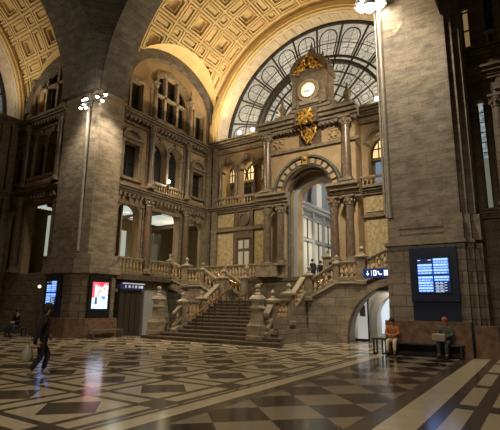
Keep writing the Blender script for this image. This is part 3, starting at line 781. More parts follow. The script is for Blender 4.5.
# gilded emblem under the clock
et = thing('gilded_emblem', 'gilded scrolling emblem on a dark panel below the clock', 'emblem', F_por(PCN, -.3, 11.3))
m = MB(F_por); m.box(PCN - .95, PCN + .45, -.12, 0, 11.15, 13.3) ; m.box(PCN - 1.0, PCN + .5, -.72, -.05, 12.4, 13.3); obj('backing', m, DARKC, et)
m = MB(F_por)
cE = PCN - .25
for (a, b, q) in [(0, .12, .12), (0, .34, .17), (.26, .4, .12), (.15, .6, .13), (0, .8, .2), (.33, .85, .13), (.25, 1.08, .12), (0, 1.15, .17), (.3, 1.3, .13), (.42, 1.12, .08), (0, 1.45, .2), (.33, 1.58, .14), (.48, 1.4, .1), (.17, 1.75, .13), (0, 1.9, .14), (.38, 1.82, .1), (.45, .58, .08), (.12, .0, .08), (.5, .85, .08)]:
    for sg in ((-1, 1) if a else (1,)): m.ball(F_por(cE + sg * a, -.3 - (.5 if b > 1.1 else 0), 11.3 + b), q, 8, (.6, 1, 1))
for sg in (-1, 1):
    m.tube([F_por(cE + sg * (.1 + .36 * abs(math.sin(t * 4))), -.34 - (.48 if t > .55 else 0), 11.35 + t * 1.9) for t in [i / 14 for i in range(15)]], .05, 5)
obj('gilding', m, GOLD, et)

# portal passage seen through the arch
pp = MB(); pp.box(24.8, 33, 12.6, 12.8, 3.3, 12.5); pp.box(32, 32.2, 6, 12.8, 3.3, 12.5); pp.box(24.8, 33, 6, 12.8, 2.9, 3.1); pp.box(24.8, 33, 6, 12.8, 12.4, 12.5); pp.box(24.8, 33, 6, 6.2, 3.3, 12.5)
wp = struct('wall_passage', pp, PALE)
m = MB(); m.box(24.8, 32, 12.3, 12.6, 8.0, 8.2); m.box(24.8, 32, 12.12, 12.6, 8.2, 8.35); m.box(24.8, 32, 12.45, 12.6, 7.4, 7.5)
for x in (25.2, 26.9, 28.6, 30.3): m.box(x - .1, x + .1, 12.45, 12.6, 3.1, 8.0)
m.box(24.8, 32, 12.48, 12.6, 5.9, 6.05)
struct('cornice', m, simple('pale_stone', (.50, .50, .47), .6), wp)
F_pas = lambda s, d, z: Vector((s, 12.6 + d, z))
m = MB(F_pas); m.ring(arc(28.3, 1.7, 8.5, 2.2, 24), arc(28.3, 2.0, 8.5, 2.5, 24), -.25, .02); struct('arch_moulding', m, GREYW, wp)
m = MB(F_pas)
for x0, x1, z1 in ((27.7, 28.5, 10.3),): m.box(x0, x1, -.04, 0, 8.55, z1)
for x0, x1 in ((25.4, 26.7), (27.1, 28.4), (28.8, 30.1), (30.5, 31.8)): m.box(x0, x1, -.04, 0, 3.6, 5.8); m.box(x0, x1, -.04, 0, 6.15, 7.35)
WN[0] += 1
wpp = struct('window_%d' % WN[0], m, simple('lit_hall_glazing', (.5, .48, .4), .4, 0, (1, .90, .66), .28))
m = MB(F_pas)
for x in (26.05, 27.75, 29.45, 31.1): m.box(x - .04, x + .04, -.09, -.03, 3.5, 7.4)
struct('glazing_bar', m, IRON, wpp)
m = MB(F_back); m.ring(arc(PCN, 1.25, 8.05, 1.25, 24), arc(PCN, 1.5, 8.05, 1.5, 24), -.08, .02); m.box(12.25, 12.5, -.08, .02, 3.35, 8.05); m.box(9.5, 9.75, -.08, .02, 3.35, 8.05)
struct('trim_1', m, PALE)

# ------------------------------------------------------------------ piers, crossing arches, pendentive
def polyprism(mb, pts, z0, z1):
    a = [mb.bm.verts.new((x, y, z0)) for x, y in pts]; b = [mb.bm.verts.new((x, y, z1)) for x, y in pts]
    mb.bm.faces.new(a); mb.bm.faces.new(b); n = len(pts)
    for i in range(n): mb.bm.faces.new([a[i], a[(i + 1) % n], b[(i + 1) % n], b[i]])
def off(pts, c, e): return [(x + (e if x > c[0] else -e), y + (e if y > c[1] else -e)) for x, y in pts]
LP = [(14.0, 22.2), (14.0, 20.15), (14.1, 20.1), (14.1, 19.75), (14.0, 19.7), (14.15, 19.2), (15.8, 19.2), (15.8, 22.2)]
m = MB(); polyprism(m, LP, 4.2, 13.3)
lp = struct('wall_pier_left', m, STONE)
LB = [(13.75, 22.45), (13.75, 19.75), (14.15, 18.95), (16.05, 18.95), (16.05, 22.45)]
m = MB(); polyprism(m, LB, 3.35, 3.95); polyprism(m, [(13.7, 22.5), (13.7, 19.7), (14.1, 18.88), (16.1, 18.88), (16.1, 22.5)], 3.2, 3.38)
polyprism(m, [(13.85, 22.3), (13.85, 19.72), (14.22, 19.05), (15.95, 19.05), (15.95, 22.3)], 3.95, 4.2)
struct('ledge', m, STONE, lp)
m = MB(); polyprism(m, [(13.85, 22.35), (13.85, 19.85), (14.25, 19.08), (15.95, 19.08), (15.95, 22.35)], 0, 3.2)
struct('base', m, RUST, lp)
m = MB(); polyprism(m, [(13.45, 22.3), (13.45, 19.6), (14.0, 18.75), (15.95, 18.75), (15.95, 22.3)], 0, .95)
struct('plinth', m, PLINTH, lp)
# crossing arch bands over the left pier (main arm and left arm)
def crossing_arch(F, nm):
    m = MB(F); r = 7.9
    m.ring(arc(YC, r, ZS, r, 48), arc(YC, r + 1.6, ZS, r + 1.6, 48), 14.05, 15.95)
    return m
Fm = lambda s, d, z: Vector((d, s, z)); Fa = lambda s, d, z: Vector((s - (YC + SW - WA) - .3, d + 5.2, z))
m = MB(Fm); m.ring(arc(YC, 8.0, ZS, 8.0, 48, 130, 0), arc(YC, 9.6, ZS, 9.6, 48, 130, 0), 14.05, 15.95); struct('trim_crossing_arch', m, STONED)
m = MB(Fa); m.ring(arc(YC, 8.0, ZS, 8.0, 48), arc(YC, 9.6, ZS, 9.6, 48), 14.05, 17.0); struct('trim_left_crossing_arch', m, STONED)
m = MB()
rows = []
for i in range(25):
    t = i / 24 * 1.35; z = ZS + 8.0 * math.sin(t); yy = YC + 8.0 * math.cos(t); xx = YC - 5.5 + 8.0 * math.cos(t)
    p = Vector((14.0, yy, z)); q = Vector((xx, 19.22, z)); row = []
    for k in range(13):
        f = k / 12; w = p.lerp(q, f); bul = math.sin(PI * f) * (p - q).length * .10
        w += Vector((1, 1, 0)).normalized() * bul; row.append(w)
    rows.append(row)
for a, b in zip(rows, rows[1:]): m.strip(a, b)
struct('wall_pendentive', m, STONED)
# right pier
RX = 17.3
m = MB(); polyprism(m, [(RX, 4.6), (RX, 2.17), (RX + .25, 2.17), (RX + .25, 1.95), (RX + .55, 1.95), (RX + .55, 1.72), (20, 1.72), (20, 5.2), (RX + .3, 4.85), (RX + .3, 4.75)], 5.05, 26)
rp = struct('wall_pier_right', m, STONE)
m = MB(); polyprism(m, [(RX - .1, 4.78), (RX - .1, 2.1), (RX + .15, 2.1), (RX + .15, 1.88), (RX + .45, 1.88), (RX + .45, 1.6), (20, 1.6), (20, 5.25), (RX + .25, 4.9)], 4.1, 5.05)
m.box(RX - .13, RX - .08, 2.75, 4.35, 4.62, 4.68); m.box(RX - .12, RX - .08, 2.75, 4.35, 4.4, 4.43)
polyprism(m, [(RX - .14, 4.95), (RX - .14, 2.05), (RX + .12, 2.05), (RX + .12, 1.8), (20, 1.8), (20, 5.3), (RX + .2, 5.0)], 3.98, 4.1)
struct('ledge', m, STONE, rp)
m = MB(); polyprism(m, [(RX - .06, 4.9), (RX - .06, 2.1), (RX + .2, 2.1), (RX + .2, 1.85), (RX + .5, 1.85), (RX + .5, 1.6), (20, 1.6), (20, 5.25), (RX + .3, 4.95)], 0, 3.98)
struct('base', m, RUST, rp)
m = MB(); m.box(RX - .55, RX + .2, 2.08, 4.95, 0, 1.18); m.box(RX - .35, RX + .6, 1.3, 2.0, 0, 1.05)
struct('plinth', m, PLINTH, rp)

# right arm wall
F_r = lambda s, d, z: Vector((19.2 + d, s, z))
m = MB(F_r)
m.box(-6, 1.9, 0, .5, 0, 5.4); panel(m, .95, 1.9, 5.4, 11.9, 1.3, .13, 5.5, 9.9, .13); panel(m, -1.4, .95, 5.4, 11.9, -.2, .7, 5.5, 10.4, .7); m.box(-6, -1.4, 0, .5, 5.4, 11.9)
panel(m, 1.25, 1.9, 11.9, 18, 1.55, .14, 12.6, 14.4, .14); panel(m, -.6, 1.25, 11.9, 18, .3, .5, 12.6, 15, .5); m.box(-6, -.6, 0, .5, 11.9, 26); m.box(-.6, 1.9, 0, .5, 18, 26)
wr = struct('wall_right', m, STONE2)
m = MB(F_r); cornice(m, -6, 1.7, 5.1, .35, .3); cornice(m, -6, 1.7, 10.9, .5, .5); cornice(m, -6, 1.75, 11.9, .3, .35); m.box(1.0, 1.7, -.25, 0, 12.35, 12.5)
m.ring(arc(1.3, .13, 9.9, .13), arc(1.3, .29, 9.9, .29), -.1, .02); m.ring(arc(-.2, .7, 10.4, .7), arc(-.2, .95, 10.4, .95), -.12, .02)
m.box(.95, 1.12, -.12, 0, 5.45, 10.6); m.box(1.48, 1.62, -.12, 0, 5.45, 10.6)
struct('moulding', m, TRIM, wr)
column(F_r, .72, -.3, 5.5, 10.0, .2, 'shadowy stone column at the right edge of the picture beside the narrow bright window', STONE2)
column(F_r, .35, -.35, 12.3, 15.5, .16, 'shadowy column on the upper storey at the right edge', STONE2)
balustrade(F_r(.9, -.3, 12.9), F_r(-1.5, -.3, 12.9), 'dark balustrade on the upper storey at the right edge', h=.42, step=.22, w=.2, me=BM_SM, foot=.1)
def shed_glass():
    mm, nt, b = newmat('bright_leaded_glass'); p, x, y, z = posxyz(nt)
    n = X(noise(nt, p, 7, 3, .6)); l = ((z * 2.3).frac() < .12)
    c = mixc(nt, mn(mx((n - .42) * 6.0, 0.0), 1.0), (.25, .38, .38), (.8, .88, .85)); c = mixc(nt, l, c, (.04, .05, .05)); c = mixc(nt, z < 7.6, c, (.34, .33, .27))
    nt.links.new(c, b.inputs['Emission Color']); b.inputs['Emission Strength'].default_value = .4; b.inputs['Base Color'].default_value = (.1, .1, .1, 1)
    return mm
win(F_r, 1.3, .13, 5.5, 9.9, .13, glass=shed_glass(), d=.1, bars=(0, 0)); win(F_r, -.2, .7, 5.5, 10.4, .7, bars=(1, 3))
win(F_r, 1.55, .14, 12.6, 14.4, .14, glass=simple('amber_lit_pane', (.4, .3, .15), .5, 0, (.9, .6, .25), .22), d=.2, bars=(0, 2)); win(F_r, .3, .5, 12.6, 15, .5, bars=(1, 2))

# ------------------------------------------------------------------ staircase
ZL, ZG = 1.95, 3.3
YL, YR = 15.35, 10.05
st = thing('grand_staircase', 'grand stone staircase rising from the hall floor to the portal landing', 'staircase', (16.1, 12.7, 0))
q = MB(); m = MB(); n = 12; tr = (20.3 - 16.1) / n
for i in range(n):
    x0 = 16.1 + tr * i; z1 = ZL * (i + 1) / n
    fl = (1.75, 1.55, .55, .3, .12)[i] if i < 5 else 0
    m.box(x0, x0 + tr if i < n - 1 else 20.45, YR - fl * .5, YL + fl, 0, z1 - .05)
    q.box(x0 - .04, x0 + tr, YR - fl * .5 - .02, YL + fl + .02, z1 - .05, z1)
obj('steps', m, STEP, st); obj('treads', q, simple('tread_highlight_tone', (.15, .115, .078), .4), st)  # treads coloured lighter than the risers to paint in the highlight on the steps
m = MB(); m.box(20.3, 22.6, 9.75, 15.1, 0, ZL); obj('landing', m, STEP, st)
def side_flight(sg, yc, nm):
    # runs along y from the landing outwards ; sg=+1 left, -1 right
    Y = lambda k: yc + sg * k
    m = MB(); prof = []
    k0, z0 = 0, ZL; nst = 5
    m2 = MB()
    def stepseg(k0, k1, z0, z1, n):
        for i in range(n):
            a = k0 + (k1 - k0) * i / n; b = k0 + (k1 - k0) * (i + 1) / n; z = z0 + (z1 - z0) * (i + 1) / n
            m.box(20.45, 22.6, min(Y(a), Y(b)), max(Y(a), Y(b)), z0 - .3, z)
    stepseg(0, 1.55, ZL, 2.7, 5); m.box(20.45, 22.6, min(Y(1.55), Y(2.8)), max(Y(1.55), Y(2.8)), 2.4, 2.7); stepseg(2.8, 4.4, 2.7, ZG, 4)
    obj('flight', m, STEP, st)
    # front wall with passage arch
    F = lambda s, d, z: Vector((20.2 + d, Y(s), z))
    w = MB(F); c, r = 4.35, 2.35
    left = [(0, 0)] + [(c + r * math.cos(math.radians(180 - 90 * i / 12)), .3 + r * math.sin(math.radians(180 - 90 * i / 12))) for i in range(13)]
    left.insert(1, (c - r, 0))
    top = [(c, 3.35), (4.35, 3.35), (2.8, 2.75), (1.55, 2.75), (0, 2.02)]
    w.prism([(0, 0), (c - r, 0)] + left[2:] + [(c, 3.3), (2.8, 2.75), (1.55, 2.75), (0, 2.02)], 0, .35)
    if sg < 0:
        rg = [(c + r * math.cos(math.radians(90 - 90 * i / 12)), .3 + r * math.sin(math.radians(90 - 90 * i / 12))) for i in range(13)]
        w.prism(rg + [(c + r, 0), (c + r + 1.5, 0), (c + r + 1.5, 3.9), (c, 3.3)], 0, .35)
    obj('front_wall', w, RUST, st)
    w = MB(F); e0 = 90 if sg > 0 else 0
    A = [(c + r * math.cos(math.radians(180 - (180 - e0) * i / 20)), .3 + r * math.sin(math.radians(180 - (180 - e0) * i / 20))) for i in range(21)]
    B = [(c + (r + .32) * math.cos(math.radians(180 - (180 - e0) * i / 20)), .3 + (r + .32) * math.sin(math.radians(180 - (180 - e0) * i / 20))) for i in range(21)]
    w.ring(A, B, -.05, .1); w.box(c - r - .32, c - r, -.05, .1, 0, .3)
    obj('arch_ring', w, STONE2, st)
    w = MB(F); w.beam(F(0, .1, 2.1), F(1.55, .1, 2.85), .42, .1); w.beam(F(1.55, .1, 2.85), F(2.8, .1, 2.85), .42, .1); w.beam(F(2.8, .1, 2.85), F(4.4, .1, 3.45), .42, .1)
    obj('string_course', w, RAIL, st)
    # barrel under the flight
    w = MB(F); A = [(c + r * math.cos(math.radians(180 - 90 * i / 12)), .3 + r * math.sin(math.radians(180 - 90 * i / 12))) for i in range(13)]
    w.strip([F(a, .35, z) for a, z in A], [F(a, .9, z) for a, z in A]); obj('passage_vault', w, GREYW, st)
side_flight(1, 15.1, 'left'); side_flight(-1, 9.75, 'right')
# stringer walls of the centre flight
for y in (YL, YR):
    m = MB(lambda s, d, z, y=y: Vector((s, y + d, z)))
    m.prism([(16.5, 0), (20.3, 0), (20.3, 2.05), (18.75, 1.35), (18.7, 1.05), (17.2, 1.05), (17.1, .7), (16.5, .5)], -.15, .15)
    obj('string_wall', m, RUST, st)
m = MB(); m.box(17.2, 20.3, YR - .35, YR - .16, 0, .6); obj('footing', m, RUST, st)
# gallery floor slab along back and sides
m = MB(); m.box(22.6, 24.0, 3.4, 19.4, ZG - .25, ZG); m.box(20.4, 24, 19.3, 19.45, ZG - .25, ZG); m.box(15.9, 20.6, 18.95, 19.5, ZG - .3, ZG)
m.box(20.4, 24.0, 3.0, 5.3, ZG - .25, ZG)
m.box(22.6, 22.8, 9.7, 15.2, ZL, ZG - .2)
struct('floor_gallery', m, STEP)
m = MB(); m.box(22.62, 22.8, 9.75, 15.1, ZL, ZG - .25); struct('wall_landing', m, RUST)

# balustrades (top centre line of rails)
NG = 'stone balustrades of the grand staircase'
balustrade((16.75, 15.55, 1.3), (17.15, YL, 1.75), 'curved lower-left stone balustrade by the foot of the stairs', h=.5, group=NG)
balustrade((17.35, YL, 1.9), (18.55, YL, 1.9), 'level stone balustrade low on the left side of the stairs', h=.66, group=NG)
balustrade((18.85, YL, 2.02), (20.15, YL, 2.9), 'sloping stone balustrade up the left side of the centre flight', h=.62, group=NG)
balustrade((16.65, YR, 1.35), (17.1, YR, 1.8), 'short sloping stone balustrade behind the big right newel', h=.5, group=NG)
balustrade((17.35, YR, 1.98), (18.55, YR, 1.98), 'level stone balustrade low on the right side of the stairs', h=.66, group=NG)
balustrade((18.85, YR, 2.1), (20.15, YR - .1, 3.2), 'sloping stone balustrade up the right side of the centre flight', h=.62, group=NG)
XF = 20.3
for sg, yc, nm in ((1, 15.1, 'left'), (-1, 9.75, 'right')):
    Y = lambda k: yc + sg * k
    balustrade((XF, Y(.2), 3.05), (XF, Y(1.4), 3.75), 'lower sloping balustrade of the %s side flight' % nm, h=.66, group=NG)
    balustrade((XF, Y(1.65), 3.83), (XF, Y(2.65), 3.83), 'level balustrade midway up the %s side flight' % nm, h=.66, group=NG)
    balustrade((XF, Y(2.95), 3.88), (XF, Y(4.3), 4.42), 'upper sloping balustrade of the %s side flight' % nm, h=.66, group=NG)
    balustrade((22.5, Y(.2), 3.05), (22.5, Y(1.4), 3.75), 'rear sloping balustrade of the %s side flight' % nm, h=.6, group=NG)
    newel((XF, Y(.02), 1.95), 1.35, .42, 'newel post with ball finial at the %s corner of the stair landing' % nm)
    newel((XF, Y(1.52), 2.7), 1.12, .26, 'slim newel post midway up the %s side flight' % nm, .34)
    newel((XF, Y(2.8), 2.7), 1.4, .42, 'broad newel post with ball finial on the %s side flight' % nm)
    newel((22.5, Y(1.52), 2.7), 1.12, .26, 'rear newel post of the %s side flight' % nm, .34)
    newel((22.5, Y(.02), 1.95), 1.5, .34, 'rear newel post at the %s of the landing' % nm, .34)
newel((XF, 19.3, ZG), 1.15, .3, 'newel post against the left wall at the head of the side flight', .36)
balustrade((18.35, 19.2, 4.25), (20.1, 19.2, 4.25), 'gallery balustrade along the left wall, beside the column', h=.66, group='gallery balustrades')
balustrade((16.1, 19.2, 4.25), (17.9, 19.2, 4.25), 'gallery balustrade along the left wall, next to the left pier', h=.66, group='gallery balustrades')
newel((18.2, 19.2, ZG), 1.1, .26, 'newel post of the left wall gallery', .3)
balustrade((22.75, 15.0, 4.2), (22.75, 12.8, 4.2), 'dark gallery balustrade at the back, left of the portal steps', h=.66, group='gallery balustrades', matp=STEP)
balustrade((22.75, 9.6, 4.2), (22.75, 5.2, 4.2), 'gallery balustrade at the back, right of the portal', h=.66, group='gallery balustrades')
balustrade((22.75, 19.2, 4.2), (22.75, 15.3, 4.2), 'gallery balustrade at the back, below the triple arcade', h=.66, group='gallery balustrades')
newel((22.75, 12.7, ZG), 1.15, .4, 'newel post left of the portal steps', .36); newel((22.75, 9.75, ZG), 1.15, .4, 'newel post right of the portal steps', .36)
# bottom newels, large
def big_newel(c, label):
    c = Vector(c); t = thing('newel_pedestal', label, 'newel post', c, 'large newels at the foot of the stairs')
    m = MB(); m.sq(c, [(.38, 0), (.38, .18), (.35, .2), (.35, .6), (.29, .68), (.22, .9), (.2, 1.3)]); obj('pedestal', m, STONE2, t)
    m = MB(); m.sq(c, [(.2, 1.3), (.25, 1.34), (.25, 1.42), (.19, 1.45), (.19, 1.62), (.25, 1.68), (.28, 1.74), (.23, 1.84), (.16, 1.92)]); obj('cap', m, RAIL, t)
    m = MB(); m.lathe(c + Vector((0, 0, 1.9)), [(.16, 0), (.18, .06), (.08, .14), (.11, .22), (.07, .28)], 12); m.ball(c + Vector((0, 0, 2.28)), .12, 12); obj('finial', m, RAIL, t, True)
big_newel((16.6, 16.45, .2), 'large stone newel with ball finial at the left foot of the stairs')
big_newel((16.6, 10.45, .2), 'large stone newel with ball finial at the right foot of the stairs')
newel((17.2, YL, .4), 1.55, .3, 'newel post at the low left bend of the stairs', .34); newel((17.22, YR, .4), 1.6, .34, 'newel post at the low right bend of the stairs', .36)
newel((18.7, YL, .95), 1.15, .42, 'square newel post halfway up the left side of the stairs', .3); newel((18.75, YR, .8), 1.55, .42, 'broad newel with ball finial halfway up the right side of the stairs', .38)
# brass handrails
def handrail(pts, label, posts):
    t = thing('handrail', label, 'handrail', pts[0], 'brass handrails of the stairs'); t.location.z -= .9
    m = MB(); m.tube(pts, .042, 8); obj('rail', m, BRONZE, t, True)
    for p in posts:
        m = MB(); m.tube([p, (p[0], p[1], p[2] - .85)], .026, 6); obj('post', m, IRON, t)
def slope(p, q, n): return [tuple(Vector(p).lerp(Vector(q), (i + .3) / n)) for i in range(n)]
handrail([(16.6, 14.15, 1.12), (16.72, 14.15, 1.2), (20.2, 14.15, 2.78), (20.45, 14.15, 2.82)], 'reddish brass handrail on the left part of the centre flight', slope((16.72, 14.15, 1.2), (20.2, 14.15, 2.78), 7))
handrail([(18.1, 12.7, 1.92), (18.3, 12.7, 1.98), (20.2, 12.6, 2.8), (20.45, 12.6, 2.82)], 'brass handrail in the upper middle of the centre flight', slope((18.3, 12.7, 1.98), (20.2, 12.6, 2.8), 4))
handrail([(21.5, 14.9, 2.9), (21.5, 15.2, 3.0), (21.5, 16.6, 3.65)], 'brass handrail in the middle of the left side flight', slope((21.5, 15.2, 3.0), (21.5, 16.6, 3.65), 3))
handrail([(21.5, 9.9, 2.9), (21.5, 9.6, 3.0), (21.5, 8.2, 3.65)], 'brass handrail in the middle of the right side flight', slope((21.5, 9.6, 3.0), (21.5, 8.2, 3.65), 3))

# passage seen under the right flight
m = MB(); m.box(20.6, 27, 8.1, 8.2, 0, 3.0); m.box(27, 27.2, 2, 8.2, 0, 3.2); m.box(20.6, 27, 2, 8.2, 3.02, 3.05)
struct('wall_right_passage', m, simple('pale_passage_plaster', (.55, .5, .4), .7))
Fp = lambda s, d, z: Vector((24.0 + d, s, z))
m = MB(Fp)
m.ring(arc(6.0, 1.5, .9, 1.6, 20), arc(6.0, 1.85, .9, 1.98, 20), -.1, .4); m.box(7.5, 7.85, -.1, .4, 0, .9); panel(m, 4.2, 8.1, 0, 3.05, 6.0, 1.84, .01, .9, 1.97, 0, .3); struct('trim_2', m, PALE)
m = MB(Fp); 
for q in (4.7, 5.3, 5.9, 6.5, 7.1): m.box(q, q + .42, .8, .85, .25, 2.3)
m.F = Fp
WN[0] += 1; struct('window_%d' % WN[0], m, simple('cool_passage_glass', (.4, .45, .5), .4, 0, (.75, .85, 1), .7))
t = thing('door_panel', 'dark framed lit poster door standing in the arched passage under the right stairs', 'door', (22.3, 7.9, 0))
Fd = lambda s, d, z: Vector((22.2 + d, s + .42, z))
m = MB(Fd); m.box(6.95, 7.02, 0, .08, 0, 2.05); m.box(7.72, 7.95, 0, .08, 0, 2.05); m.box(6.95, 7.95, 0, .08, 1.98, 2.05); m.box(6.95, 7.95, 0, .08, 0, .1); obj('frame', m, BLACK, t)
m = MB(Fd); m.box(7.02, 7.55, .03, .05, .1, 1.98); obj('panel', m, simple('grey_lit_panel', (.45, .46, .45), .4, 0, (.85, .85, .8), .4), t)
m = MB(Fd); m.box(7.13, 7.42, .0, .03, 1.2, 1.75); obj('notice', m, simple('grey_notice', (.25, .26, .26), .5), t)

# left door under the gallery with its sign
m = MB(); m.box(16.2, 17.75, 18.98, 19.15, 0, 2.55); dd = struct('door_2', m, simple('dark_lift_door', (.05, .04, .03), .35))
m = MB()
for x in (16.55, 16.95, 17.35): m.box(x, x + .03, 18.95, 18.99, .1, 2.3)
struct('door_bar', m, IRON, dd)
m = MB(); m.box(17.9, 18.7, 18.9, 19.4, 0, 2.4); struct('trim_3', m, GREYW)
t = thing('direction_sign', 'lit strip sign with small white pictograms above the dark door at left', 'sign', (16.9, 18.85, 2.5))
m = MB(); m.box(16.15, 17.75, 18.75, 18.95, 2.45, 2.8); obj('casing', m, SIGNL, t)
m = MB()
for i, x in enumerate((16.35, 16.58, 16.85, 17.05, 17.3, 17.42, 17.55)):
    m.box(x, x + (.12 if i % 2 else .07), 18.735, 18.75, 2.54, 2.68)
m.box(16.15, 17.75, 18.74, 18.75, 2.75, 2.8)
obj('pictograms', m, simple('dim_white_symbol', (.5, .5, .5), .5, 0, (.6, .65, .8), .55), t)
# right hanging sign : down arrow, bar, toilets, phone, luggage
t = thing('direction_sign', 'navy hanging sign with white arrow and pictograms over the arch beside the right pier', 'sign', (19.9, 6.3, 3.0))
Fs = lambda s, d, z: Vector((19.6 + d, s, z))
m = MB(Fs); m.box(5.3, 6.68, 0, .12, 2.95, 3.36); obj('casing', m, SIGNB, t)
m = MB(Fs)
m.box(6.46, 6.49, -.01, 0, 3.08, 3.27); m.prism([(6.55, 3.14), (6.40, 3.14), (6.475, 3.04)], -.01, 0)
m.box(6.29, 6.305, -.01, 0, 3.03, 3.29)
m.box(6.07, 6.22, -.01, 0, 3.04, 3.28)
m.tube([Fs(6.0, -.01, 3.24), Fs(5.97, -.01, 3.12), Fs(5.9, -.01, 3.08), Fs(5.83, -.01, 3.1)], .03, 5)
m.box(5.56, 5.74, -.01, 0, 3.03, 3.28)
obj('pictograms', m, WHITEE, t)
m = MB(Fs); m.box(6.12, 6.17, -.016, -.01, 3.08, 3.24); m.box(5.64, 5.66, -.016, -.01, 3.03, 3.28); obj('cutouts', m, SIGNB, t)
m = MB(Fs)
for s in (5.4, 6.4): m.box(s, s + .03, .04, .6, 3.2, 3.23)
obj('bracket', m, IRON, t)

# ------------------------------------------------------------------ screens and poster
BLU = simple('board_blue', (.05, .2, .8), .4, 0, (.03, .17, .95), 1.3)
BLU2 = simple('board_pale_blue', (.3, .5, .9), .4, 0, (.16, .38, 1.0), 1.25)
WHT = simple('board_white_text', (.9, .95, 1), .4, 0, (.5, .72, 1), 1.1)
DKB = simple('board_dark', (.01, .02, .08), .4, 0, (.01, .02, .10), .6)
def board(F, s0, s1, z0, z1, sgn, label, fr, rows=(5, 5), lower=None):
    """F(s,d,z): s grows away from the reader's left"""
    W = s1 - s0
    t = thing('departure_board', label, 'screen', F((s0 + s1) / 2, 0, fr[2]))
    m = MB(F); m.box(fr[0], fr[1], -.16, 0, fr[2], fr[3]); obj('casing', m, BLUEB, t, bevel=.02)
    m = MB(F); m.box(s0 - .05, s1 + .05, -.175, -.16, z0 - .05, z1 + .05); obj('bezel', m, BLACK, t)
    zm = z0 + (z1 - z0) * .5; q = MB(F); q.box(s0, s1, -.185, -.175, z0, z1); scr = obj('display', q, DKB, t)
    b = MB(F); b2 = MB(F); lines = []
    u = lambda f: s0 + W * f if sgn > 0 else s1 - W * f
    def bx(M, a, c, za, zb, d): M.box(min(u(a), u(c)), max(u(a), u(c)), d - .004, d, za, zb)
    for half, (za, zb) in enumerate(((zm + .03, z1), (z0, zm - .03))):
        for col in range(2):
            n = 6; h = (zb - za) / n
            for r in range(n):
                zt = zb - h * r
                if half == 0 and col == 0 and r < 2:
                    if r == 0:
                        for a_, c_ in ((.03, .12), (.36, .46)): w2 = MB(F); lines.append(w2); bx(w2, a_, c_, zt - h * .72, zt - h * .48, -.19)
                    continue
                grey = half == 1 and col == 1 and r >= 2
                a = .02 + .5 * col; c = .48 + .5 * col
                if grey:
                    w = MB(F); lines.append(w)
                    for kk in range(3): bx(w, a + .04 + .13 * kk, a + .12 + .13 * kk + .03 * random.random(), zt - h * .55, zt - h * .35, -.192)
                    bx(w, a + .02, a + .3, zt - h * .95, zt - h * .8, -.192); continue
                bx(b if r % 2 else b2, a, c, zt - h * .92, zt - h * .06, -.188)
                w2 = MB(F); lines.append(w2); x = a + .02
                while x < c - .08:
                    l = .04 + .07 * random.random(); bx(w2, x, min(c - .02, x + l), zt - h * .68, zt - h * .32, -.193); x += l + .025
                
    obj('row', b, BLU, scr); obj('pale_row', b2, BLU2, scr)
    for w2 in lines: obj('text_line', w2, WHT, scr)
    if lower:
        m = MB(F); m.box(lower[0], lower[1], -.1, 0, lower[2], lower[3]); obj('lower_panel', m, BLUEB, t)
F_rp = lambda s, d, z: Vector((RX - .06 + d, s, z))
board(F_rp, 2.66, 3.76, 2.2, 3.42, -1, 'large blue departure board on the right pier above the bench', (2.38, 4.03, 1.85, 3.85), lower=(2.4, 4.0, 1.2, 1.85))
F_lp = lambda s, d, z: Vector((13.85 + d, s, z))
board(F_lp, 20.85, 21.7, 1.6, 2.8, -1, 'small blue departure board on the shaded face of the left pier', (20.6, 21.95, .95, 3.1))
# poster
Fq = lambda s, d, z: Vector((s, 19.08 + d, z))
t = thing('advertising_screen', 'lit red, white and blue advertising poster on the left pier', 'poster', (14.85, 19.05, .9))
m = MB(Fq); m.box(14.22, 15.6, -.12, 0, .93, 3.05); obj('casing', m, BLACK, t, bevel=.02)
def poster_mat():
    m, nt, b = newmat('lit_poster'); p, x, y, z = posxyz(nt)
    u = (x - 14.44) / .95; v = (z - 1.42) / 1.33
    n = X(noise(nt, p, 6, 4, .7)); n2 = X(noise(nt, p, 11, 2, .5))
    c = mixc(nt, mn(mx((n - .45) * 6.0, 0.0), 1.0), (.70, .85, 1.0), (.25, .50, .95))
    c = mixc(nt, (v > .5), c, (1.0, .93, .95)); 
    c = mixc(nt, mn(mx((n2 - .52) * 9.0, 0.0), 1.0) * (v > .45), c, (.85, .10, .12))
    c = mixc(nt, mx((v > .9) * (n > .42), (u < .14) * (v > .4)), c, (.85, .08, .12))
    hx = ((u - .55).abs() * 1.0 + (v - .93).abs() * 1.3) < .2
    c = mixc(nt, hx, c, (.9, .05, .08))
    c = mixc(nt, ((u - .25).abs() < .07) * ((v - .3).abs() < .13), c, (.05, .05, .08)); c = mixc(nt, ((u - .72).abs() < .13) * ((v - .42).abs() < .05), c, (.1, .2, .5))
    nt.links.new(c, b.inputs['Emission Color']); b.inputs['Emission Strength'].default_value = 1.6; nt.links.new(c, b.inputs['Base Color'])
    return m
m = MB(Fq); m.box(14.44, 15.39, -.135, -.12, 1.42, 2.75); obj('picture', m, poster_mat(), t)

